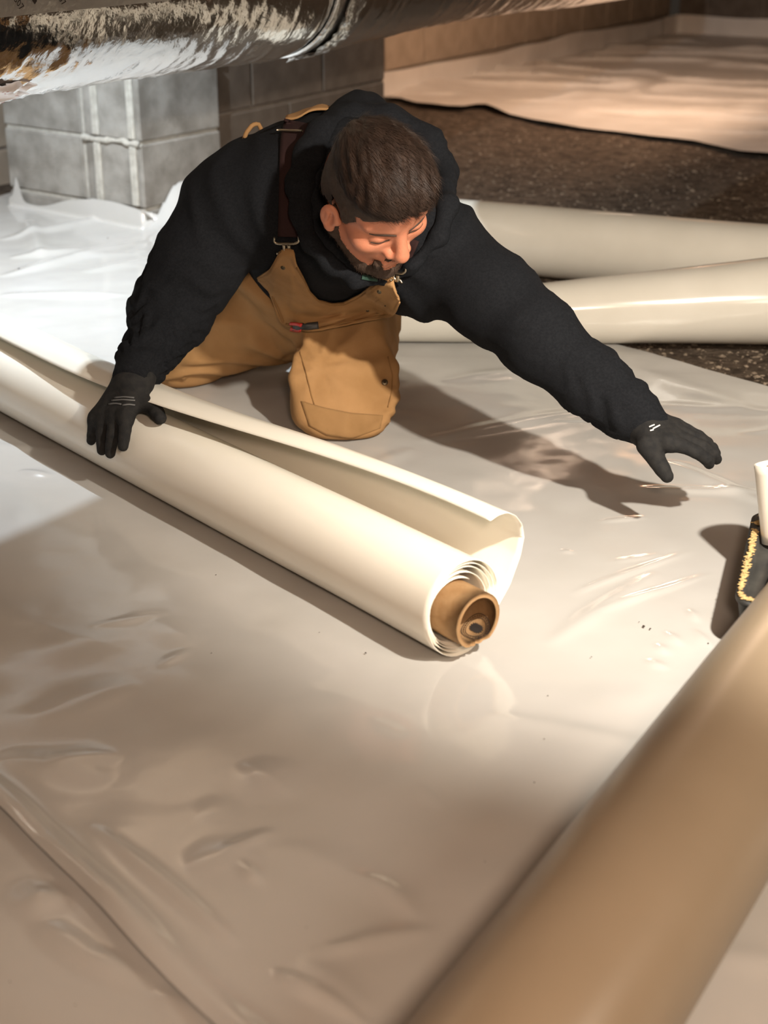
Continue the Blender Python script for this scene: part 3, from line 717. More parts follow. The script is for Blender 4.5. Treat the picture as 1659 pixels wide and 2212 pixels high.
# ------------------------------------------------------------------ other rolls
def make_roll(name, p0, p1, r0, r1, m, label, core_out=.01, seam=.9, lift=.0, wob=.004, nseg=72, nt=60, layers=3):
    p0 = np.asarray(p0, float); p1 = np.asarray(p1, float); d = nrm(p1 - p0); side = nrm(np.cross(d, UP)); upv = np.cross(side, d)
    root = empty(name, (p0 + p1) / 2 * [1, 1, 0]); tag(root, label, 'plastic roll')
    L = np.linalg.norm(p1 - p0); mb = MB(); a = np.linspace(seam, seam + 2 * math.pi * layers, nseg * layers)
    rows = []
    for i in range(nt):
        f = i / (nt - 1); c = p0 + (p1 - p0) * f; r = r0 + (r1 - r0) * f
        q = 1 + wob * 4 * vnoise(np.stack([np.full(len(a), f * L * 4), np.cos(a) * 1.4, np.sin(a) * 1.4], 1))
        rr = r * q - .0011 * (len(a) - 1 - np.arange(len(a))) / nseg * 1.0
        k = (len(a) - 1 - np.arange(len(a))) / len(a)
        rows.append(c + d * 0 + (rr * np.cos(a))[:, None] * side + (rr * np.sin(a))[:, None] * upv)
    G = np.array(rows); V, F_ = solid(G.reshape(-1, 3), [tuple(f) for f in grid_faces(nt, len(a))], .0007)
    mk('wound_sheet', V, F_, m, root)
    # core inside the roll
    Vc = []; 
    for r in (min(r0, r1) * .55, min(r0, r1) * .46):
        for f in (-core_out / L, 1 + core_out / L):
            for k in range(32):
                b = 2 * math.pi * k / 32; Vc.append(p0 + (p1 - p0) * f + r * math.cos(b) * side + r * math.sin(b) * upv)
    Fc = []
    for k in range(32):
        j = (k + 1) % 32; Fc += [(k, j, 32 + j, 32 + k), (64 + j, 64 + k, 96 + k, 96 + j), (k, 64 + k, 64 + j, j), (32 + j, 96 + j, 96 + k, 32 + k)]
    mk('cardboard_core', Vc, Fc, 'card', root)
    return root
nr0 = np.array([.15, 1.005, .099])
make_roll('plastic_roll', nr0 - AV * .45, nr0 + AV * 1.25, .0945, .0945, 'roll_near', 'big tan plastic roll in the near right foreground, out of focus', seam=-1.7, wob=.002)
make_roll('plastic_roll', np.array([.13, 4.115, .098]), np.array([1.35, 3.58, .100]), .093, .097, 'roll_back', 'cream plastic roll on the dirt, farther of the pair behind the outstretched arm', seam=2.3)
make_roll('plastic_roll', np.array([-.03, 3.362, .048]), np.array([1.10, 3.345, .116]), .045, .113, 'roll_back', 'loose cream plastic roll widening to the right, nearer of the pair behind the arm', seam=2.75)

# ------------------------------------------------------------------ tray and short roll at the right edge
TH_ = .088
e1 = nrm([.30, .954, 0]); e2 = np.array([e1[1], -e1[0], 0]); c_ = PG(1592, 1290, TH_); tc0 = np.array([c_[0] - .007, c_[1] - .010, .006])
tray = empty('mortar_tub', tc0 + e1 * .16 + e2 * .05); tag(tray, 'black rounded tub caked with tan mortar at the right edge', 'tub')
def rrect(w, l, r, n=8, inset=0.0):
    P = []
    for cx, cy, a0 in ((w - r, l - r, 0), (r, l - r, 90), (r, r, 180), (w - r, r, 270)):
        for k in range(n + 1):
            a = math.radians(a0 + 90 * k / n); P.append((cx + (r - inset) * math.cos(a), cy + (r - inset) * math.sin(a)))
    return np.array(P)
def tp(xy, z): return np.array([tc0 + e2 * x * min(1, .54 + 2.3 * y) + e1 * y + UP * z for x, y in xy])
TW, TL = .078, .34
layers = [(rrect(TW, TL, .036, inset=.030), 0), (rrect(TW, TL, .036, inset=.024), .006), (rrect(TW, TL, .036, inset=.006), .072), (rrect(TW, TL, .036, inset=0), .074), (rrect(TW, TL, .036, inset=0), .080), (rrect(TW, TL, .036, inset=.018), .082), (rrect(TW, TL, .036, inset=.021), .070)]
V = np.vstack([tp(a, z) for a, z in layers]); n = len(layers[0][0]); F_ = [tuple(f) for f in grid_faces(len(layers), n, closed_v=True)]
F_ = [tuple(reversed(f)) for f in F_] + [tuple(reversed(range(n)))[::-1][::-1], tuple(range((len(layers) - 1) * n, len(layers) * n))]
mk('tub_body', V, F_, 'tray', tray)
mb = MB(); rim_ = rrect(TW, TL, .036, n=10, inset=.009); rim_ = interp_poly(np.vstack([rim_, rim_[:1]]), 260)
for i, (x, y) in enumerate(rim_):
    for q in range(4):
        if vnoise(np.array([x * 60., y * 60., 3.])) > (-.35 if y < .24 else .1):
            r = RNG.uniform(.0015, .0040); ox, oy = RNG.normal(0, .0026, 2); c = tp([(x + ox, y + oy)], .0825)[0]
            mb.add([c + np.array([X * r * 1.3, Y * r, Z * .0005]) for X, Y, Z in ico], icf)
sp = mk('mortar_crust', mb.v, mb.f, 'splat', tray); sp['kind'] = 'stuff'
b0 = tc0 + e1 * .24 + e2 * .060 + UP * .0775
make_roll('plastic_roll', b0, b0 + np.array([-.016, .03, .115]), .040, .040, 'roll', 'short cream roll end standing on the black tub at the right edge', core_out=-.004, seam=1.5, wob=.001, nt=10)

# ------------------------------------------------------------------ soil crumbs on the sheets
CR = [(790, 1420, 6.5, 'dark soil crumb on the sheet below the front end of the long roll'), (1390, 1362, 7, 'largest dark soil crumb right of the cardboard core'), (1404, 1367, 5, 'small soil crumb touching the largest one right of the core'),
      (890, 2025, 4, 'soil crumb low on the sheet, midway between the front fold and the big near roll'), (1047, 1872, 3.5, 'tiny soil crumb just left of the big near roll, lower half of the picture'), (467, 1250, 3, 'tiny soil speck in the dull area below the middle of the long roll'), (1277, 1428, 3.5, 'tiny soil speck below and left of the largest crumb'), (1183, 1512, 3.5, 'tiny soil speck on the brightest stretch of sheet right of the core'), (1529, 1399, 5, 'soil crumb beside the big near roll below the tub'),
      (41, 586, 6, 'grey speck on the bright sheet at the left edge'), (162, 561, 5.5, 'grey speck on the bright sheet left of the right sleeve'), (233, 519, 4, 'small grey speck on the bright sheet just below the pale pier'), (662, 2015, 3, 'tiny soil speck inside the raised front fold near the bottom'), (114, 1692, 3, 'tiny soil speck above the front fold by the left edge'), (23, 2132, 3, 'leftmost tiny soil speck on the front corner sheet'), (164, 2183, 3, 'lowest tiny soil speck on the front corner sheet'), (457, 1420, 3, 'tiny soil speck in the dull middle of the sheet at left'), (1154, 1700, 3, 'lower of two soil specks on the sheet left of the big near roll'), (1175, 1606, 3, 'upper of two soil specks on the sheet left of the big near roll'), (1380, 1352, 3, 'tiny soil speck just above the largest crumb'), (690, 1375, 3, "tiny soil speck near the front half of the long roll's shadow")]
for px, py, d, lab in CR:
    g = PG(px, py); r = d * .5 / FPX * np.linalg.norm(g - CP); R_ = RNG.uniform(.7, 1.35, 3); a = RNG.uniform(0, 6)
    V = [(g[0] + r * (x * math.cos(a) * R_[0] - y * math.sin(a)), g[1] + 1.4 * r * (x * math.sin(a) * R_[0] + y * math.cos(a)), .0065 + r * .6 * (z + .3)) for x, y, z in ico]
    o = mk('soil_crumb', V, icf, 'crumb', at=(g[0], g[1], .004)); tag(o, lab or 'tiny dark soil crumb lying alone on the white sheet', 'crumb', 'soil crumbs on the plastic sheets')
#@@PART3
# ------------------------------------------------------------------ the kneeling man
# joints, metres
PV = np.array([-.145, 3.06, .235]); BE = np.array([-.125, 2.92, .335]); CH = np.array([-.105, 2.76, .445]); NB = np.array([-.045, 2.62, .535])
SR = np.array([-.285, 2.70, .455]); ER = np.array([-.388, 2.655, .268]); WR = np.array([-.435, 2.475, .205])
SL = np.array([.098, 2.585, .392]); EL = np.array([.260, 2.41, .290]); WL = np.array([.424, 2.292, .180])
HL = np.array([-.085, 3.02, .185]); KL = np.array([-.076, 2.712, .100]); AL = np.array([-.075, 3.09, .07]); TL_ = np.array([-.07, 3.19, .05])
HR = np.array([-.225, 3.04, .19]); KR = np.array([-.435, 3.03, .092]); AR = np.array([-.30, 3.33, .07]); TR_ = np.array([-.25, 3.44, .05])
HC = PD(812, 413, 2.43)                                   # centre of the head
def c2w(r, u, t): return np.array([1., 0, 0]) * r + CU * u - CF * t     # right, up, towards the viewer -> world
hF = nrm(c2w(.445, -.860, .245)); hU = c2w(.17, .345, .92); hU = nrm(hU - hF * (hU @ hF)); hL = np.cross(hU, hF)
HA = np.array([hF, hL, hU])
def hp(f, l, u): return HC + hF * f + hL * l + hU * u
tdir = nrm(CH - PV); tlat = nrm([1, -.18, -.05]); tlat = nrm(tlat - tdir * (tlat @ tdir)); tfr = np.cross(tlat, tdir)
tfr = tfr if tfr[2] < 0 else -tfr                          # out of the chest: forward and down
TA = np.array([tlat, tfr, tdir])

def head_sdf(S, k=.012):
    S.ell(hp(-.003, 0, .028), (.091, .074, .093), HA, k)
    S.ell(hp(.030, 0, -.035), (.062, .064, .085), HA, .02)
    S.ell(hp(.045, 0, .040), (.046, .062, .055), HA, .02)
    for sg in (-1, 1):
        S.cone(hp(-.012, sg * .058, -.055), hp(.055, sg * .026, -.108), .020, .019, .025)
        S.cone(hp(.078, sg * .014, .022), hp(.066, sg * .050, .024), .0095, .009, .012)   # brow
        S.ell(hp(.060, sg * .047, -.028), (.022, .020, .018), HA, .02)                       # cheek bone
    S.ell(hp(.074, 0, -.112), (.020, .024, .018), HA, .02)                                   # chin
    for sg in (-1, 1): S.ell(hp(.095, sg * .033, .000), (.016, .019, .012), HA, .012, '-')   # eye sockets
    for sg in (-1, 1):
        S.ell(hp(.0745, sg * .033, -.001), (.0135, .0150, .0125), HA, .004)                 # lids over the eyes
        S.cone(hp(.083, sg * .018, -.0035), hp(.077, sg * .046, -.005), .0042, .0032, .004)    # lower edge of the lid
    S.cone(hp(.083, 0, .014), hp(.107, 0, -.030), .0085, .0118, .010)                        # nose
    S.ell(hp(.107, 0, -.036), (.013, .0125, .0105), HA, .008)
    for sg in (-1, 1):
        S.ell(hp(.094, sg * .0155, -.040), (.011, .0090, .0088), HA, .007)
        S.ell(hp(.100, sg * .0065, -.048), (.005, .0035, .005), HA, .003, '-')
    S.ell(hp(.078, 0, -.066), (.020, .026, .020), HA, .012)                                  # mouth area
    S.cone(hp(.094, -.018, -.069), hp(.094, .018, -.069), .0050, .0050, .005)
    S.cone(hp(.092, -.015, -.080), hp(.092, .015, -.080), .0062, .0062, .005)
    S.cone(hp(.103, -.022, -.0745), hp(.103, .022, -.0745), .0022, .0022, .003, '-')
    for sg in (-1, 1):                                                                       # ears
        eL = nrm(hL * sg * .80 + hF * .55); eF = nrm(hF * .80 - hL * sg * .55 ); eA = np.array([eF, eL, hU])
        c = hp(.004, sg * .084, -.022)
        S.ell(c, (.0175, .0075, .031), eA, .006)
        S.ell(c + eL * .0080 + eF * .001 + hU * .001, (.0110, .0085, .0215), eA, .003, '-')
        S.cone(c + eL * .003 - eF * .004 - hU * .015, c + eL * .004 - eF * .002 + hU * .012, .0036, .0036, .004)
        S.ell(c - hU * .030 + eF * .004, (.009, .006, .009), eA, .006)
        S.ell(c + eF * .016 - hU * .004, (.006, .005, .008), eA, .006)
    return S
body = SDF()
body.chain([PV, BE, CH], [.125, .115, .125], .06).cone(CH, NB, .11, .06, .06)
body.cone(SR, SL, .055, .055, .06)
body.cone(NB + [0, .01, -.02], hp(-.012, 0, -.06), .046, .042, .03)
body.chain([SR, ER, WR], [.058, .042, .028], .03).chain([SL, EL, WL], [.058, .042, .028], .03)
body.chain([HL, KL + [0, .09, .0]], [.070, .045], .03).chain([KL + [0, .09, .0], AL, TL_], [.050, .042, .03], .03)
body.chain([HR, KR], [.085, .050], .04).chain([KR, AR, TR_], [.052, .042, .03], .03)
head_sdf(body)
fine = tuple((((HC[i] - .135), (HC[i] + .135), .0025),) for i in range(3))
BV, BF = body.mesh(.014, fine, smooth=1)
person = mk('person', BV, BF, 'skin', at=(-.12, 2.95, 0))
tag(person, 'kneeling man in black hoodie, tan bib overalls and black gloves leaning over the roll', 'person')
headtree = bvh((BV, BF))

# ---- black hoodie: loose, with sleeve folds, hollow at the neck
def limb_coord(P, pts):
    """distance along a poly-line and angle around it"""
    pts = np.asarray(pts, float); best = np.full(len(P), 1e9); T = np.zeros(len(P)); A = np.zeros(len(P)); s0 = 0
    for i in range(len(pts) - 1):
        a, b = pts[i], pts[i + 1]; d = b - a; L = np.linalg.norm(d); d = d / L
        t = np.clip((P - a) @ d, 0, L); v = P - a - t[:, None] * d; dist = np.linalg.norm(v, axis=1)
        u = nrm(np.cross(d, [.3, .2, .9])); w = np.cross(d, u)
        m = dist < best; best = np.where(m, dist, best); T = np.where(m, s0 + t, T); A = np.where(m, np.arctan2(v @ w, v @ u), A); s0 += L
    return T, A, best
def ridge(x): return (.5 + .5 * np.cos(2 * np.pi * x)) ** 1.6 - .36
ho = SDF()
ho.chain([PV + tdir * .10, BE, CH], [.150, .150, .160], .06)
ho.ell(CH + tdir * .0 - tfr * .01, (.205, .125, .15), TA, .05)
ho.ell(CH + tfr * .05 - tdir * .03, (.15, .09, .12), TA, .05)
ho.cone(SL + [-.02, .02, -.035], BE + [.085, -.01, .0], .088, .090, .05)
ho.cone(SR + [.03, 0, .01], SL + [-.02, 0, .02], .095, .09, .06)
ho.cone(CH - tfr * .06, NB + [-.01, .05, .005], .09, .075, .05)
a1 = SR * .45 + ER * .55
ho.chain([SR, a1, ER + [-.008, 0, 0], ER * .55 + WR * .45, ER * .2 + WR * .8, WR + nrm(WR - ER) * .045], [.088, .080, .071, .048, .039, .036], .03)
a2 = SL * .45 + EL * .55
ho.chain([SL, a2, EL, EL * .5 + WL * .5 , EL * .16 + WL * .84, WL + nrm(WL - EL) * .020], [.088, .076, .066, .053, .043, .037], .03)
ho.cone(ER * .30 + WR * .70, ER * .20 + WR * .80, .044, .042, .01).cone(EL * .15 + WL * .85, EL * .08 + WL * .92, .0425, .042, .01)
ho.cone(NB + [.0, .01, -.02], hp(-.02, 0, -.05), .060, .082, .02, '-')
ho.half(WR + nrm(WR - ER) * .028, WR - ER, .004).half(PV + tdir * .10, -tdir, .01)
lo = np.minimum(WR, WL) - .2
HV, HF = ho.mesh(.0075, smooth=2)
N = vnormals(HV, HF)
off = np.zeros(len(HV))
for pts, sd in (([SR, ER, WR], 0.), ([SL, EL, WL], 5.)):
    T, A, dd = limb_coord(HV, pts); LU = np.linalg.norm(pts[1] - pts[0]); LT = LU + np.linalg.norm(pts[2] - pts[1])
    nz = fbm(np.stack([np.cos(A) * 1.3, np.sin(A) * 1.3, T * 5 + sd], 1), 2)
    amp = (.55 + .45 * fbm(np.stack([np.cos(A) * 1.1, np.sin(A) * 1.1, T * 9 + sd], 1), 1)) * (.002 + .0055 * np.exp(-((T - LU) / .08) ** 2)) + .0080 * sstep(LT - .19, LT - .06, T) * sstep(LT - .0, LT - .03, T)
    fr = T / .052 + .8 * np.sin(A + sd) + 1.3 * nz
    off += amp * (.55 if sd else 1) * ridge(fr) * sstep(.17, .10, dd) * sstep(.03, .10, T)
body_n = fbm(HV * np.array([7, 7, 7]), 2)
g = HV @ nrm([.8, .2, .35]) * 15 + 1.6 * fbm(HV * 4 + 9, 2)
T1, _, d1 = limb_coord(HV, [SR, ER, WR]); T2, _, d2 = limb_coord(HV, [SL, EL, WL])
tors = sstep(.03, .09, np.minimum(d1, d2) - .02)
off += .004 * body_n + .0055 * ridge(g) * (sstep(.10, .0, T1) * (d1 < .14) + sstep(.10, .0, T2) * (d2 < .14) + .5 * tors).clip(0, 1)
HV = HV + N * off[:, None]
hoodie = mk('hoodie', HV, HF, 'hoodie', person)
hoodie_tree0 = bvh((HV, HF))
hood_sdf = SDF()
hp_px = [(752, 262, 2.64), (699, 290, 2.60), (666, 335, 2.565), (646, 400, 2.54), (650, 465, 2.53), (668, 525, 2.525), (712, 572, 2.525), (768, 606, 2.53)]
hpt = [PD(*q) for q in hp_px]; hr_ = [.026, .026, .023, .020, .017, .014, .012, .010]
for px_, py_, r_ in ((838, 604, .009), (893, 575, .009), (946, 515, .012), (966, 445, .015), (962, 370, .020), (925, 305, .024), (840, 258, .027)):
    q_ = cast(hoodie_tree0, px_, py_, .004); hpt.append(q_ if q_ is not None else PD(px_, py_, 2.64)); hr_.append(r_)
hood_sdf.chain(hpt + [hpt[0]], hr_ + [hr_[0]], .02)
bk = [PD(690, 300, 2.66), PD(780, 262, 2.70), PD(880, 300, 2.68)]
hood_sdf.chain(bk, [.036, .046, .036], .03)
DV, DF = hood_sdf.mesh(.005, smooth=2); N = vnormals(DV, DF)
DV = DV + N * (.0028 * fbm(DV * np.array([22, 22, 9]), 2) + .002 * ridge(DV @ nrm([.3, .5, -.8]) * 38 + fbm(DV * 9, 2)))[:, None]
mk('hood', DV, DF, 'hoodie', hoodie)

# ---- brown bib overalls: legs and waist, then bib, straps, hardware
ov = SDF()
ov.cone(PV - tdir * .02, BE + tdir * .03, .145, .160, .06)
ov.ell(BE + tfr * .03 + [-.01, 0, 0], (.165, .14, .15), TA, .05)
ov.cone(HL, KL + [0, .03, .012], .104, .094, .05).ell(KL + [0, .0, -.004], (.088, .080, .093), None, .03).ell(KL + [.0, .05, -.03], (.096, .09, .065), None, .03)
ov.cone(KL + [-.032, .03, .022], KL + [.030, .03, .022], .072, .072, .03)
ov.cone(KL + [-.034, .012, -.050], KL + [.030, .012, -.050], .058, .056, .03)
ov.cone(HR, KR, .118, .092, .05)
ov.chain([KL + [.01, .05, .0], AL], [.085, .075], .04).chain([KR + [.02, .03, 0], AR], [.082, .075], .04)
ov.cone(HL, HR, .11, .12, .05)
cutp = BE + tdir * .035
ov.half(cutp, tdir, .012)
ov.half([0, 0, .006], [0, 0, -1], .012)
OV, OF = ov.mesh(.0075, smooth=2); N = vnormals(OV, OF)
Tl, Al, dl_ = limb_coord(OV, [HL, KL, AL]); Tr, Ar, dr_ = limb_coord(OV, [HR, KR, AR])
wr = np.minimum(dl_, dr_)
off = .006 * fbm(OV * 7.5, 2)
nl = fbm(np.stack([np.cos(Al), np.sin(Al), Tl * 4], 1), 2)
off += .0050 * ridge(Tl / .075 + .8 * np.sin(Al) + nl) * (dl_ <= dr_) * np.exp(-((Tl - .05) / .12) ** 2)
dg_ = OV @ nrm([.75, -.2, -.62]); off += .0045 * ridge(dg_ / .085 + 1.1 * fbm(OV * 6 + 3, 2)) * (dl_ <= dr_) * sstep(.16, .12, dl_)
off += .005 * ridge(OV[:, 2] / .032 + 1.2 * fbm(OV * 12 + 3, 2)) * (dl_ <= dr_) * sstep(-.03, .03, OV[:, 0]) * sstep(.13, .08, OV[:, 2]) * sstep(2.80, 2.76, OV[:, 1])
off += .0095 * ridge(Tr / .085 + .9 * np.sin(Ar + 1) + 1.2 * fbm(np.stack([np.cos(Ar), np.sin(Ar), Tr * 4 + 3], 1), 2)) * (dr_ < dl_)
off += .004 * ridge(OV @ nrm([.5, .3, .8]) * 16 + 1.5 * fbm(OV * 5, 2)) * sstep(.18, .30, OV[:, 2])
C0 = PY(698, 742, 2.90); dC = OV - C0; rC = np.linalg.norm(dC, axis=1); aC = np.arctan2(dC[:, 2], dC[:, 0])
off += .0075 * ridge(aC * 9 / (2 * np.pi) + .35 * fbm(OV * 7 + 21, 2)) * np.exp(-((rC - .11) / .08) ** 2) * sstep(3.05, 2.98, OV[:, 1])
off *= sstep(.008, .03, OV[:, 2])
OV = OV + N * off[:, None]; OV[:, 2] = np.maximum(OV[:, 2], .0055)
over = mk('overalls', OV, OF, 'canvas', person)
torso_tree = bvh((HV, HF), (OV, OF)); leg_tree = bvh((OV, OF)); hoodie_tree = bvh((HV, HF))
def drape(tree, G, offset, smooth_it=6, extra=None):
    """lay a grid of (px,py) on the clothes under it; gaps are bridged, folds relaxed"""
    m, n = G.shape[:2]; P = np.full((m, n, 3), np.nan)
    for i in range(m):
        for j in range(n):
            q = cast(tree, G[i, j, 0], G[i, j, 1], 0.0)
            if q is not None: P[i, j] = q
    D = np.where(np.isnan(P[..., 0]), np.nan, (P - CP) @ CF)
    med = np.nanmedian(D); D = np.where(np.isnan(D), med, D)
    for _ in range(smooth_it):
        Q = np.pad(D, 1, mode='edge'); D = np.minimum(D, (Q[:-2, 1:-1] + Q[2:, 1:-1] + Q[1:-1, :-2] + Q[1:-1, 2:]) / 4 * .5 + D * .5)
    off = offset if extra is None else offset + extra
    D = D - off
    return np.array([[PD(G[i, j, 0], G[i, j, 1], D[i, j]) for j in range(n)] for i in range(m)])
pairs = [((556, 600), (558, 607)), ((583, 581), (580, 630)), ((606, 540), (592, 662)), ((620, 537), (597, 680)), ((634, 539), (606, 697)), ((641, 572), (620, 707)), ((655, 597), (640, 713)), ((668, 627), (660, 715)), ((686, 648), (682, 715)), ((716, 655), (706, 712)), ((740, 654), (735, 705)), ((776, 636), (775, 697)), ((816, 606), (812, 690)), ((827, 597), (830, 687)), ((848, 597), (848, 683)), ((852, 620), (857, 672)), ((862, 645), (864, 655))]
top = interp_poly([p[0] for p in pairs], 60); 
tq = np.r_[0, np.cumsum(np.linalg.norm(np.diff(np.array([p[0] for p in pairs], float), axis=0), axis=1))]; tv = np.linspace(0, tq[-1], 60)
bot = np.stack([np.interp(tv, tq, [p[1][k] for p in pairs]) for k in (0, 1)], 1)
nv_ = 22; G = np.array([[top[i] + (bot[i] - top[i]) * j / (nv_ - 1) for j in range(nv_)] for i in range(60)])
ii, jj = np.meshgrid(np.linspace(0, 1, 60), np.linspace(0, 1, nv_), indexing='ij')
ex = .005 * fbm(np.stack([ii * 7, jj * 3, ii * 0], -1), 2) + .0065 * ridge(ii * 5 + jj * 2.2 + .6 * fbm(np.stack([ii * 4, jj * 4, ii * 0 + 5], -1), 2)) + .012 * jj * np.sin(ii * 3.14)
PB = drape(torso_tree, G, .022, 10, ex)
V, F_ = solid(PB.reshape(-1, 3), [tuple(reversed(f)) for f in grid_faces(60, nv_)], .0028)
bib = mk('bib', V, F_, 'canvas', over)
bib_tree = bvh((PB.reshape(-1, 3), grid_faces(60, nv_)), (HV, HF), (OV, OF))
def ribbon(tree, c, w, offset, m, nm, parent, n=5, th=.0016, s_it=4):
    c = interp_poly(c, max(6, int(np.linalg.norm(np.diff(np.array(c), axis=0), axis=1).sum() / 5))); T = np.gradient(c, axis=0); T /= np.linalg.norm(T, axis=1, keepdims=True)
    Nn = np.stack([-T[:, 1], T[:, 0]], 1); G = np.array([[c[i] + Nn[i] * w * (j / (n - 1) - .5) for j in range(n)] for i in range(len(c))])
    P = drape(tree, G, offset, s_it); V, F_ = solid(P.reshape(-1, 3), [tuple(f) for f in grid_faces(len(c), n)], th)
    return mk(nm, V, F_, m, parent), P
# seams: bib hem, pocket, scoop edge, knee patch
for c in ([(617, 700), (650, 708), (690, 709), (735, 699), (790, 688), (848, 677)], [(640, 578), (656, 602), (669, 630), (690, 652), (720, 659), (745, 657), (780, 640), (822, 610)], [(588, 640), (600, 668), (612, 697)]):
    ribbon(bib_tree, c, 3.4, .0042, 'canvas_dark', 'seam', over, 3, .0012)
# straps over the shoulders
strap, SP = ribbon(hoodie_tree, [(640, 262), (632, 300), (630, 350), (629, 400), (628, 460), (626, 512)], 52, .006, 'strap', 'strap', over, 7, .002)
sl_ = PD(834, 590, 2.60)
ribbon(hoodie_tree, [(890, 515), (870, 560), (858, 588)], 34, .006, 'strap', 'strap', over, 7, .002)
def bar_on(tree, pts, r, off, nm, parent, m='brass', closed=False):
    P = [cast(tree, *q, off) for q in pts]; P = [p for p in P if p is not None]
    if closed: P = P + [P[0]]
    V, F_ = tube(interp_poly(P, len(P) * 3), r, 7); return mk(nm, V, F_, m, parent)
bar_on(hoodie_tree, [(603, 289), (657, 290)], .0022, .011, 'adjuster_slide', over)
for (cx, cy, sc) in ((622, 518, 1.0), (860, 583, .8)):
    q = [(cx - 26 * sc, cy - 8 * sc), (cx - 27 * sc, cy + 2), (cx - 18 * sc, cy + 5 * sc), (cx + 18 * sc, cy + 4 * sc), (cx + 27 * sc, cy), (cx + 26 * sc, cy - 9 * sc)]
    ring_ = bar_on(hoodie_tree, q, .0024, .012, 'buckle', over)
    bar_on(hoodie_tree, [(cx - 5, cy + 5), (cx - 5, cy + 14), (cx - 1, cy + 20), (cx + 3, cy + 20), (cx + 6, cy + 13), (cx + 6, cy + 5)], .0038, .013, 'hook', over)
    bar_on(bib_tree, [(cx - 16 * sc, cy + 26), (cx - 12 * sc, cy + 19), (cx, cy + 17), (cx + 12 * sc, cy + 19), (cx + 16 * sc, cy + 26)], .0022, .012, 'hook_loop', over)
def disc(tree, px, py, r, off, nm, parent, m='brass'):
    c = cast(tree, px, py, 0); n = -nrm(ray(px, py)); h = tree.ray_cast(Vector(CP), Vector(nrm(ray(px, py))))
    nn_ = np.array(h[1]); nn_ = nn_ if nn_ @ n > 0 else -nn_; nn_ = nrm(nn_ * .7 + n * .3); u = nrm(np.cross(nn_, [0, 0, 1])); w = np.cross(nn_, u); V = []
    for rr, z in ((1, -.002), (1, .0006), (.8, .0014), (.45, .0010), (.3, .0018)):
        for k in range(16): a = 2 * math.pi * k / 16; V.append(c + nn_ * (off + z) + r * rr * (u * math.cos(a) + w * math.sin(a)))
    return mk(nm, V, [tuple(f) for f in grid_faces(5, 16, closed_v=True)] + [tuple(range(64, 80))], m, parent)
disc(bib_tree, 612, 577, .0042, .002, 'rivet', over, 'rivet'); disc(bib_tree, 820, 629, .0042, .002, 'rivet', over, 'rivet'); disc(bib_tree, 794, 669, .0032, .002, 'rivet', over, 'rivet')
disc(leg_tree, 831, 826, .0062, .0015, 'button', over, 'rivet')
# knee patch seams and the outseam flap on the left leg
for c in ([(648, 760), (660, 800), (672, 850), (690, 910)], [(655, 868), (700, 882), (760, 893), (826, 898)], [(838, 770), (848, 810), (846, 850), (838, 880)]):
    ribbon(leg_tree, c, 2.2, .0020, 'canvas_dark', 'seam', over, 3, .001)
tpk = interp_poly([(650, 866), (700, 880), (760, 892), (828, 897)], 24); bpk = interp_poly([(668, 920), (705, 940), (758, 949), (822, 925)], 24)
G = np.array([[tpk[i] + (bpk[i] - tpk[i]) * j / 11 for j in range(12)] for i in range(24)])
V, F_ = solid(drape(leg_tree, G, .0022, 2).reshape(-1, 3), [tuple(reversed(f)) for f in grid_faces(24, 12)], .0012)
mk('knee_patch', V, F_, 'canvas_patch', over)
# tan yoke behind the shoulders and a loop at the back
yk = []
for x in np.linspace(-.178, -.085, 14):
    for y in np.linspace(2.735, 2.87, 14):
        h = hoodie_tree.ray_cast(Vector((x, y, 1.2)), Vector((0, 0, -1)))
        z = h[0].z if h[0] else .55
        yk.append((x, y, z + .007 + .002 * math.sin(x * 90)))
V, F_ = solid(yk, [tuple(f) for f in grid_faces(14, 14)], .003); mk('back_yoke', V, F_, 'canvas', over)
dl0 = None
for yy in range(268, 420, 3):
    q_ = cast(hoodie_tree, 548, yy, 0)
    if q_ is not None: dl0 = float((q_ - CP) @ CF); y0_ = yy; break
lp = [PD(527, y0_ + 12, dl0 - .004), PD(532, min(y0_ - 2, 288), dl0 + .003), PD(545, min(y0_ - 10, 270), dl0 + .008), PD(558, min(y0_ - 10, 267), dl0 + .012), PD(570, y0_ + 2, dl0 + .010)]
V, F_ = tube(interp_poly(lp, 14), .0042, 8); mk('hammer_loop', V, F_, 'canvas', over)
ribbon(bvh((HV, HF), (DV, DF)), [(782, 598), (798, 601), (816, 603)], 11, .004, 'green', 'chest_print', hoodie, 3, .001)
# red folding knife handle in the bib pocket
kn = empty('utility_knife', cast(bib_tree, 655, 706, .01)); tag(kn, 'red and black utility knife tucked in the bib pocket of the overalls', 'knife')
ribbon(bib_tree, [(634, 706), (662, 706), (688, 703)], 13, .012, 'black', 'handle', kn, 5, .006)
ribbon(bib_tree, [(626, 699), (640, 700), (652, 703)], 4.5, .017, 'red', 'red_edge', kn, 3, .004); ribbon(bib_tree, [(627, 711), (640, 714), (650, 714)], 4.5, .017, 'red', 'red_edge', kn, 3, .004)

# ---- boots, behind him
for an_, to, sd in ((AL, TL_, 1), (AR, TR_, -1)):
    b = SDF(); d = nrm(to - an_); b.chain([an_ + [0, 0, -.005], an_ + d * .06, to + d * .03], [.052, .05, .040], .02); b.half([0, 0, .006], [0, 0, -1], .006)
    V, F_ = b.mesh(.009, smooth=1); mk('boot', V, F_, 'leather', person)

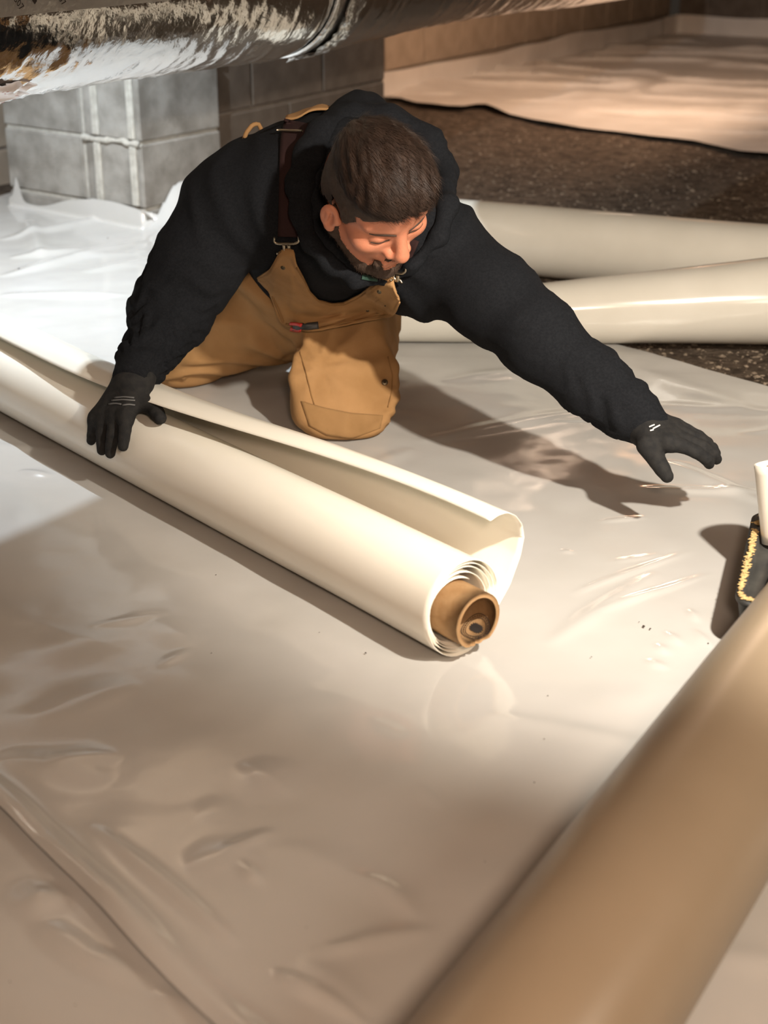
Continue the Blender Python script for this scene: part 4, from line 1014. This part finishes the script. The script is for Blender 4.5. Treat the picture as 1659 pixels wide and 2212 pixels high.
# ---- gloves with five fingers
def finger(S, pts, r, k=.004):
    pts = interp_poly(pts, 5); S.chain(list(pts), np.linspace(r[0], r[1], 5), k)
RC = RA + UP * (.0715 + GAP)
def cyl_hit(px, py, R):
    r = ray(px, py); s_r, z_r = r @ S_, r[2]; o = CP - RC; s_o, z_o = o @ S_, o[2]
    a = s_r ** 2 + z_r ** 2; b = 2 * (s_o * s_r + z_o * z_r); c = s_o ** 2 + z_o ** 2 - R * R; disc_ = b * b - 4 * a * c
    return CP + r * ((-b - math.sqrt(max(disc_, 0))) / (2 * a))
gr = SDF(); Rr = .0735
fing = dict(index=[(272, 897), (270, 930), (266, 964)], middle=[(251, 895), (244, 936), (238, 979)], ring=[(229, 897), (220, 936), (220, 973)], pinky=[(209, 903), (201, 929), (197, 952)])
rr_ = dict(index=(.0122, .0092), middle=(.0125, .0094), ring=(.0122, .0090), pinky=(.0112, .0084))
wr_ = WR + [0, 0, -.002]
kn_ = {}
for k_, px in fing.items():
    P = [cyl_hit(px[0][0], px[0][1], Rr + .020), cyl_hit(px[1][0], px[1][1], Rr + .013), cyl_hit(px[2][0], px[2][1], Rr + .0088)]
    kn_[k_] = P[0]; finger(gr, P, rr_[k_], .003)
palm0 = WR * .75 + (kn_['middle'] * .5 + kn_['ring'] * .5) * .25
for k_ in fing:
    base = WR + (kn_[k_] - kn_['middle']) * .35 + [0, 0, -.004]
    gr.cone(base, kn_[k_], .021, .0135, .016)
gr.cone(WR - nrm(WR - ER) * .05, WR + nrm(WR - ER) * .012, .026, .029, .02, flat=(nrm(np.cross(WR - ER, [1, 0, 0])), .85))
th_ = [cyl_hit(302, 868, Rr + .022), cyl_hit(330, 880, Rr + .014), cyl_hit(346, 903, Rr + .010)]
gr.cone(WR + [.012, 0, -.004], th_[0], .022, .017, .014); finger(gr, th_, (.0155, .0112), .006)
GV, GF = gr.mesh(.0026, smooth=1)
gloveR = mk('glove', GV, GF, 'glove', person); gloveR['label'] = 'black work glove pressed on the roll'
gt = bvh((GV, GF))
for y0, xa, xb in ((858, 246, 290), (864, 240, 292), (872, 234, 262), (874, 264, 292)):
    ribbon(gt, [(xa, y0 + 1), ((xa + xb) / 2, y0 - 1), (xb, y0 + 1)], 3.0, .0014, 'print', 'printed_mark', gloveR, 3, .0006, 1)
gl = SDF()
idx = [PG(1442, 956, .170), PG(1490, 968, .163), PG(1524, 990, .143), PG(1532, 1002, .126)]
dv = np.array([.0065, .0180, .0025])
for q, (ln, r) in enumerate(((.0, (.0118, .0090)), (.008, (.0122, .0092)), (.004, (.0118, .0088)), (-.006, (.0106, .0080)))):
    P = [p + dv * q for p in idx]; dr = nrm(P[-1] - P[-2]); P[-1] = P[-1] + dr * ln * .5; P[1] = P[1] + [ln * .6, 0, 0]; P[2] = P[2] + [ln, 0, 0]; P[3] = P[3] + [ln, 0, 0]
    finger(gl, P, r, .003); gl.cone(WL + (P[0] - idx[0] - dv * 1.5) * .5 + [.004, -.004, -.002], P[0], .022, .0135, .016)
gl.cone(WL - nrm(WL - EL) * .05, WL + nrm(WL - EL) * .012, .027, .029, .02)
th_ = [PG(1398, 962, .165), PG(1420, 996, .142), PG(1441, 1029, .120)]
gl.cone(WL + [.004, -.012, -.006], th_[0], .022, .017, .014); finger(gl, th_, (.0155, .0108), .006)
LV, LF = gl.mesh(.0026, smooth=1)
gloveL = mk('glove', LV, LF, 'glove', person); gloveL['label'] = 'black work glove on the outstretched hand'
gt2 = bvh((LV, LF))
for c in ([(1402, 922), (1414, 917)], [(1410, 926), (1426, 918)], [(1404, 930), (1412, 928)]): ribbon(gt2, c, 3.0, .0014, 'white_print', 'printed_mark', gloveL, 3, .0006, 1)

# ---- hair, brows, beard
def local(P): return np.stack([(P - HC) @ hF, (P - HC) @ hL, (P - HC) @ hU], -1)
hs = SDF(); hs.ell(hp(-.003, 0, .032), (.097, .079, .097), HA, .01); hs.ell(hp(.030, .0, .075), (.070, .068, .055), HA, .03)
hs.cone(hp(-.045, -.028, -.03), hp(-.045, .028, -.03), .042, .042, .03)
hs.cone(hp(.024, -.067, .02), hp(.030, -.064, -.022), .012, .009, .01).cone(hp(.024, .067, .02), hp(.030, .064, -.022), .012, .009, .01)
hs.half(hp(.077, 0, .050), hF * .80 - hU * .60, .006)                          # hair line over the forehead
V, F_ = hs.mesh(.0035, smooth=1); q = local(V)
FF_ = np.array(F_)
def hair_keep(q):
    f, l, u = q[..., 0], q[..., 1], q[..., 2]
    temple = (f > .016) & (f <= .050) & (u > -.032 + .9 * np.clip(f - .036, 0, 1))
    return ((f > .036) & (u > .033 + .12 * np.abs(l))) | temple | ((f <= .016) & (f > -.014) & (u > .012)) | ((f <= -.014) & (f > -.040) & (u > -.03)) | ((f <= -.040) & (u > -.075))
kv = hair_keep(q); keepf = kv[FF_].sum(1) >= 3
FF_ = FF_[keepf]; us = np.unique(FF_); rm = np.full(len(V), -1); rm[us] = np.arange(len(us)); V = V[us]; FF_ = rm[FF_]
N = vnormals(V, FF_); q = local(V)
comb = fbm(np.stack([(q[:, 1] + .35 * q[:, 0]) * 150, q[:, 0] * 22, q[:, 2] * 30], 1), 2)
topm = sstep(.055, .085, q[:, 2])
V = V + N * ((.0010 + .0018 * topm) * comb + .003 * topm)[:, None]
sideF = (topm[FF_].mean(1) < .35)
hair = mk('hair', V, FF_, ['hair', 'hair_short'], person)
for i, s in enumerate(sideF): 
    if s: hair.data.polygons[i].material_index = 1
def strands(V, F_, n, flow, L, w, m, nm, parent, lift=.3, curl=.25):
    F_ = np.array(F_); c = V[F_].mean(1); Nn = np.cross(V[F_[:, 2]] - V[F_[:, 0]], V[F_[:, 3]] - V[F_[:, 1]]); ar = np.linalg.norm(Nn, axis=1); Nn /= ar[:, None]
    pick = RNG.choice(len(F_), n, p=ar / ar.sum()); P0 = c[pick] + RNG.normal(0, .0012, (n, 3)); Nn = Nn[pick]
    d = flow(P0); d = d - Nn * (d * Nn).sum(1, keepdims=True); d /= np.maximum(np.linalg.norm(d, axis=1, keepdims=True), 1e-6)
    side = np.cross(d, Nn); d = d + side * RNG.normal(0, curl, (n, 1)); Ls = L(P0) * RNG.uniform(.6, 1.2, n)
    out = []; K = 4
    for k in range(K):
        t = k / (K - 1); p = P0 + d * (Ls * t)[:, None] + Nn * (Ls * (lift * t - lift * 1.05 * t * t) + .0006)[:, None]; ww = w * (1 - t * .85)
        out += [p - side * ww, p + side * ww]
    O = np.stack(out, 1).reshape(-1, 3); F2 = []
    b = np.arange(n) * 2 * K
    Fq = np.concatenate([np.stack([b + 2 * k, b + 2 * k + 1, b + 2 * k + 3, b + 2 * k + 2], 1) for k in range(K - 1)])
    o = mk(nm, O, Fq, m, parent); o['kind'] = 'stuff'; return o
def flow_top(P):
    q = local(P); crown = np.array([-.075, -.01, .085]); d = q - crown; d = d / np.linalg.norm(d, axis=1, keepdims=True)
    d = d + np.array([.55, .45, -.15]) * sstep(.04, .09, q[:, 2])[:, None]
    return d[:, :1] * hF + d[:, 1:2] * hL + d[:, 2:] * hU
ql = local(V[FF_].mean(1))
tf_ = FF_[~sideF]; sf_ = FF_[sideF]
strands(V, tf_, 7000, flow_top, lambda P: np.full(len(P), .020), .00036, 'hair', 'hair_strands', hair, .10, .16)
strands(V, sf_, 4200, flow_top, lambda P: np.full(len(P), .008), .00032, 'hair_short', 'hair_strands', hair, .3, .3)
bs = SDF()
for sg in (-1, 1):
    bs.cone(hp(-.004, sg * .0625, -.030), hp(-.004, sg * .061, -.062), .013, .018, .01)
    bs.cone(hp(-.004, sg * .061, -.062), hp(.058, sg * .030, -.112), .0195, .021, .015)
bs.ell(hp(.076, 0, -.118), (.023, .027, .020), HA, .015)
bs.cone(hp(.0920, -.013, -.0590), hp(.084, -.025, -.078), .0040, .0046, .006).cone(hp(.0920, .013, -.0590), hp(.084, .025, -.078), .0040, .0046, .006)
bs.cone(hp(.0945, -.013, -.0590), hp(.0945, .013, -.0590), .0042, .0042, .005)
bs.cone(hp(.088, -.027, -.078), hp(.078, -.018, -.105), .006, .010, .008).cone(hp(.088, .027, -.078), hp(.078, .018, -.105), .006, .010, .008)
V2, F2 = bs.mesh(.0028, smooth=1); V2 = V2 + vnormals(V2, F2) * (.0012 * fbm(V2 * 260, 2))[:, None]
beard = mk('beard', V2, F2, 'beard', person)
def flow_b(P): return np.tile(-hU * .8 + hF * .5, (len(P), 1))
strands(V2, F2, 3600, flow_b, lambda P: np.full(len(P), .007), .0003, 'beard', 'beard_strands', beard, .8, .4)
def onface(f, l, u, off=.0):
    o = hp(0, l * .9, u); d = nrm(hp(f, l, u) - o); h = headtree.ray_cast(Vector(o + d * .2), Vector(-d)); return np.array(h[0]) + d * off
for sg in (-1, 1):
    P = [onface(.088, sg * .012, .013, .0008), onface(.0855, sg * .030, .018, .0008), onface(.074, sg * .052, .013, .0006)]
    P = interp_poly(P, 9); P = np.array([onface(*local(p), .0008) for p in P])
    V3, F3 = tube(P, [.0012, .0018, .002, .0022, .0022, .002, .0017, .0013, .0007], 7); eb = mk('eyebrow', V3, F3, 'beard', person)
    P = interp_poly([(.086, sg * .018, -.006), (.0885, sg * .033, -.009), (.079, sg * .048, -.007)], 9); P = np.array([onface(*p, .0004) for p in P])
    V3, F3 = tube(P, .0013, 6); mk('eyelash', V3, F3, 'beard', person)
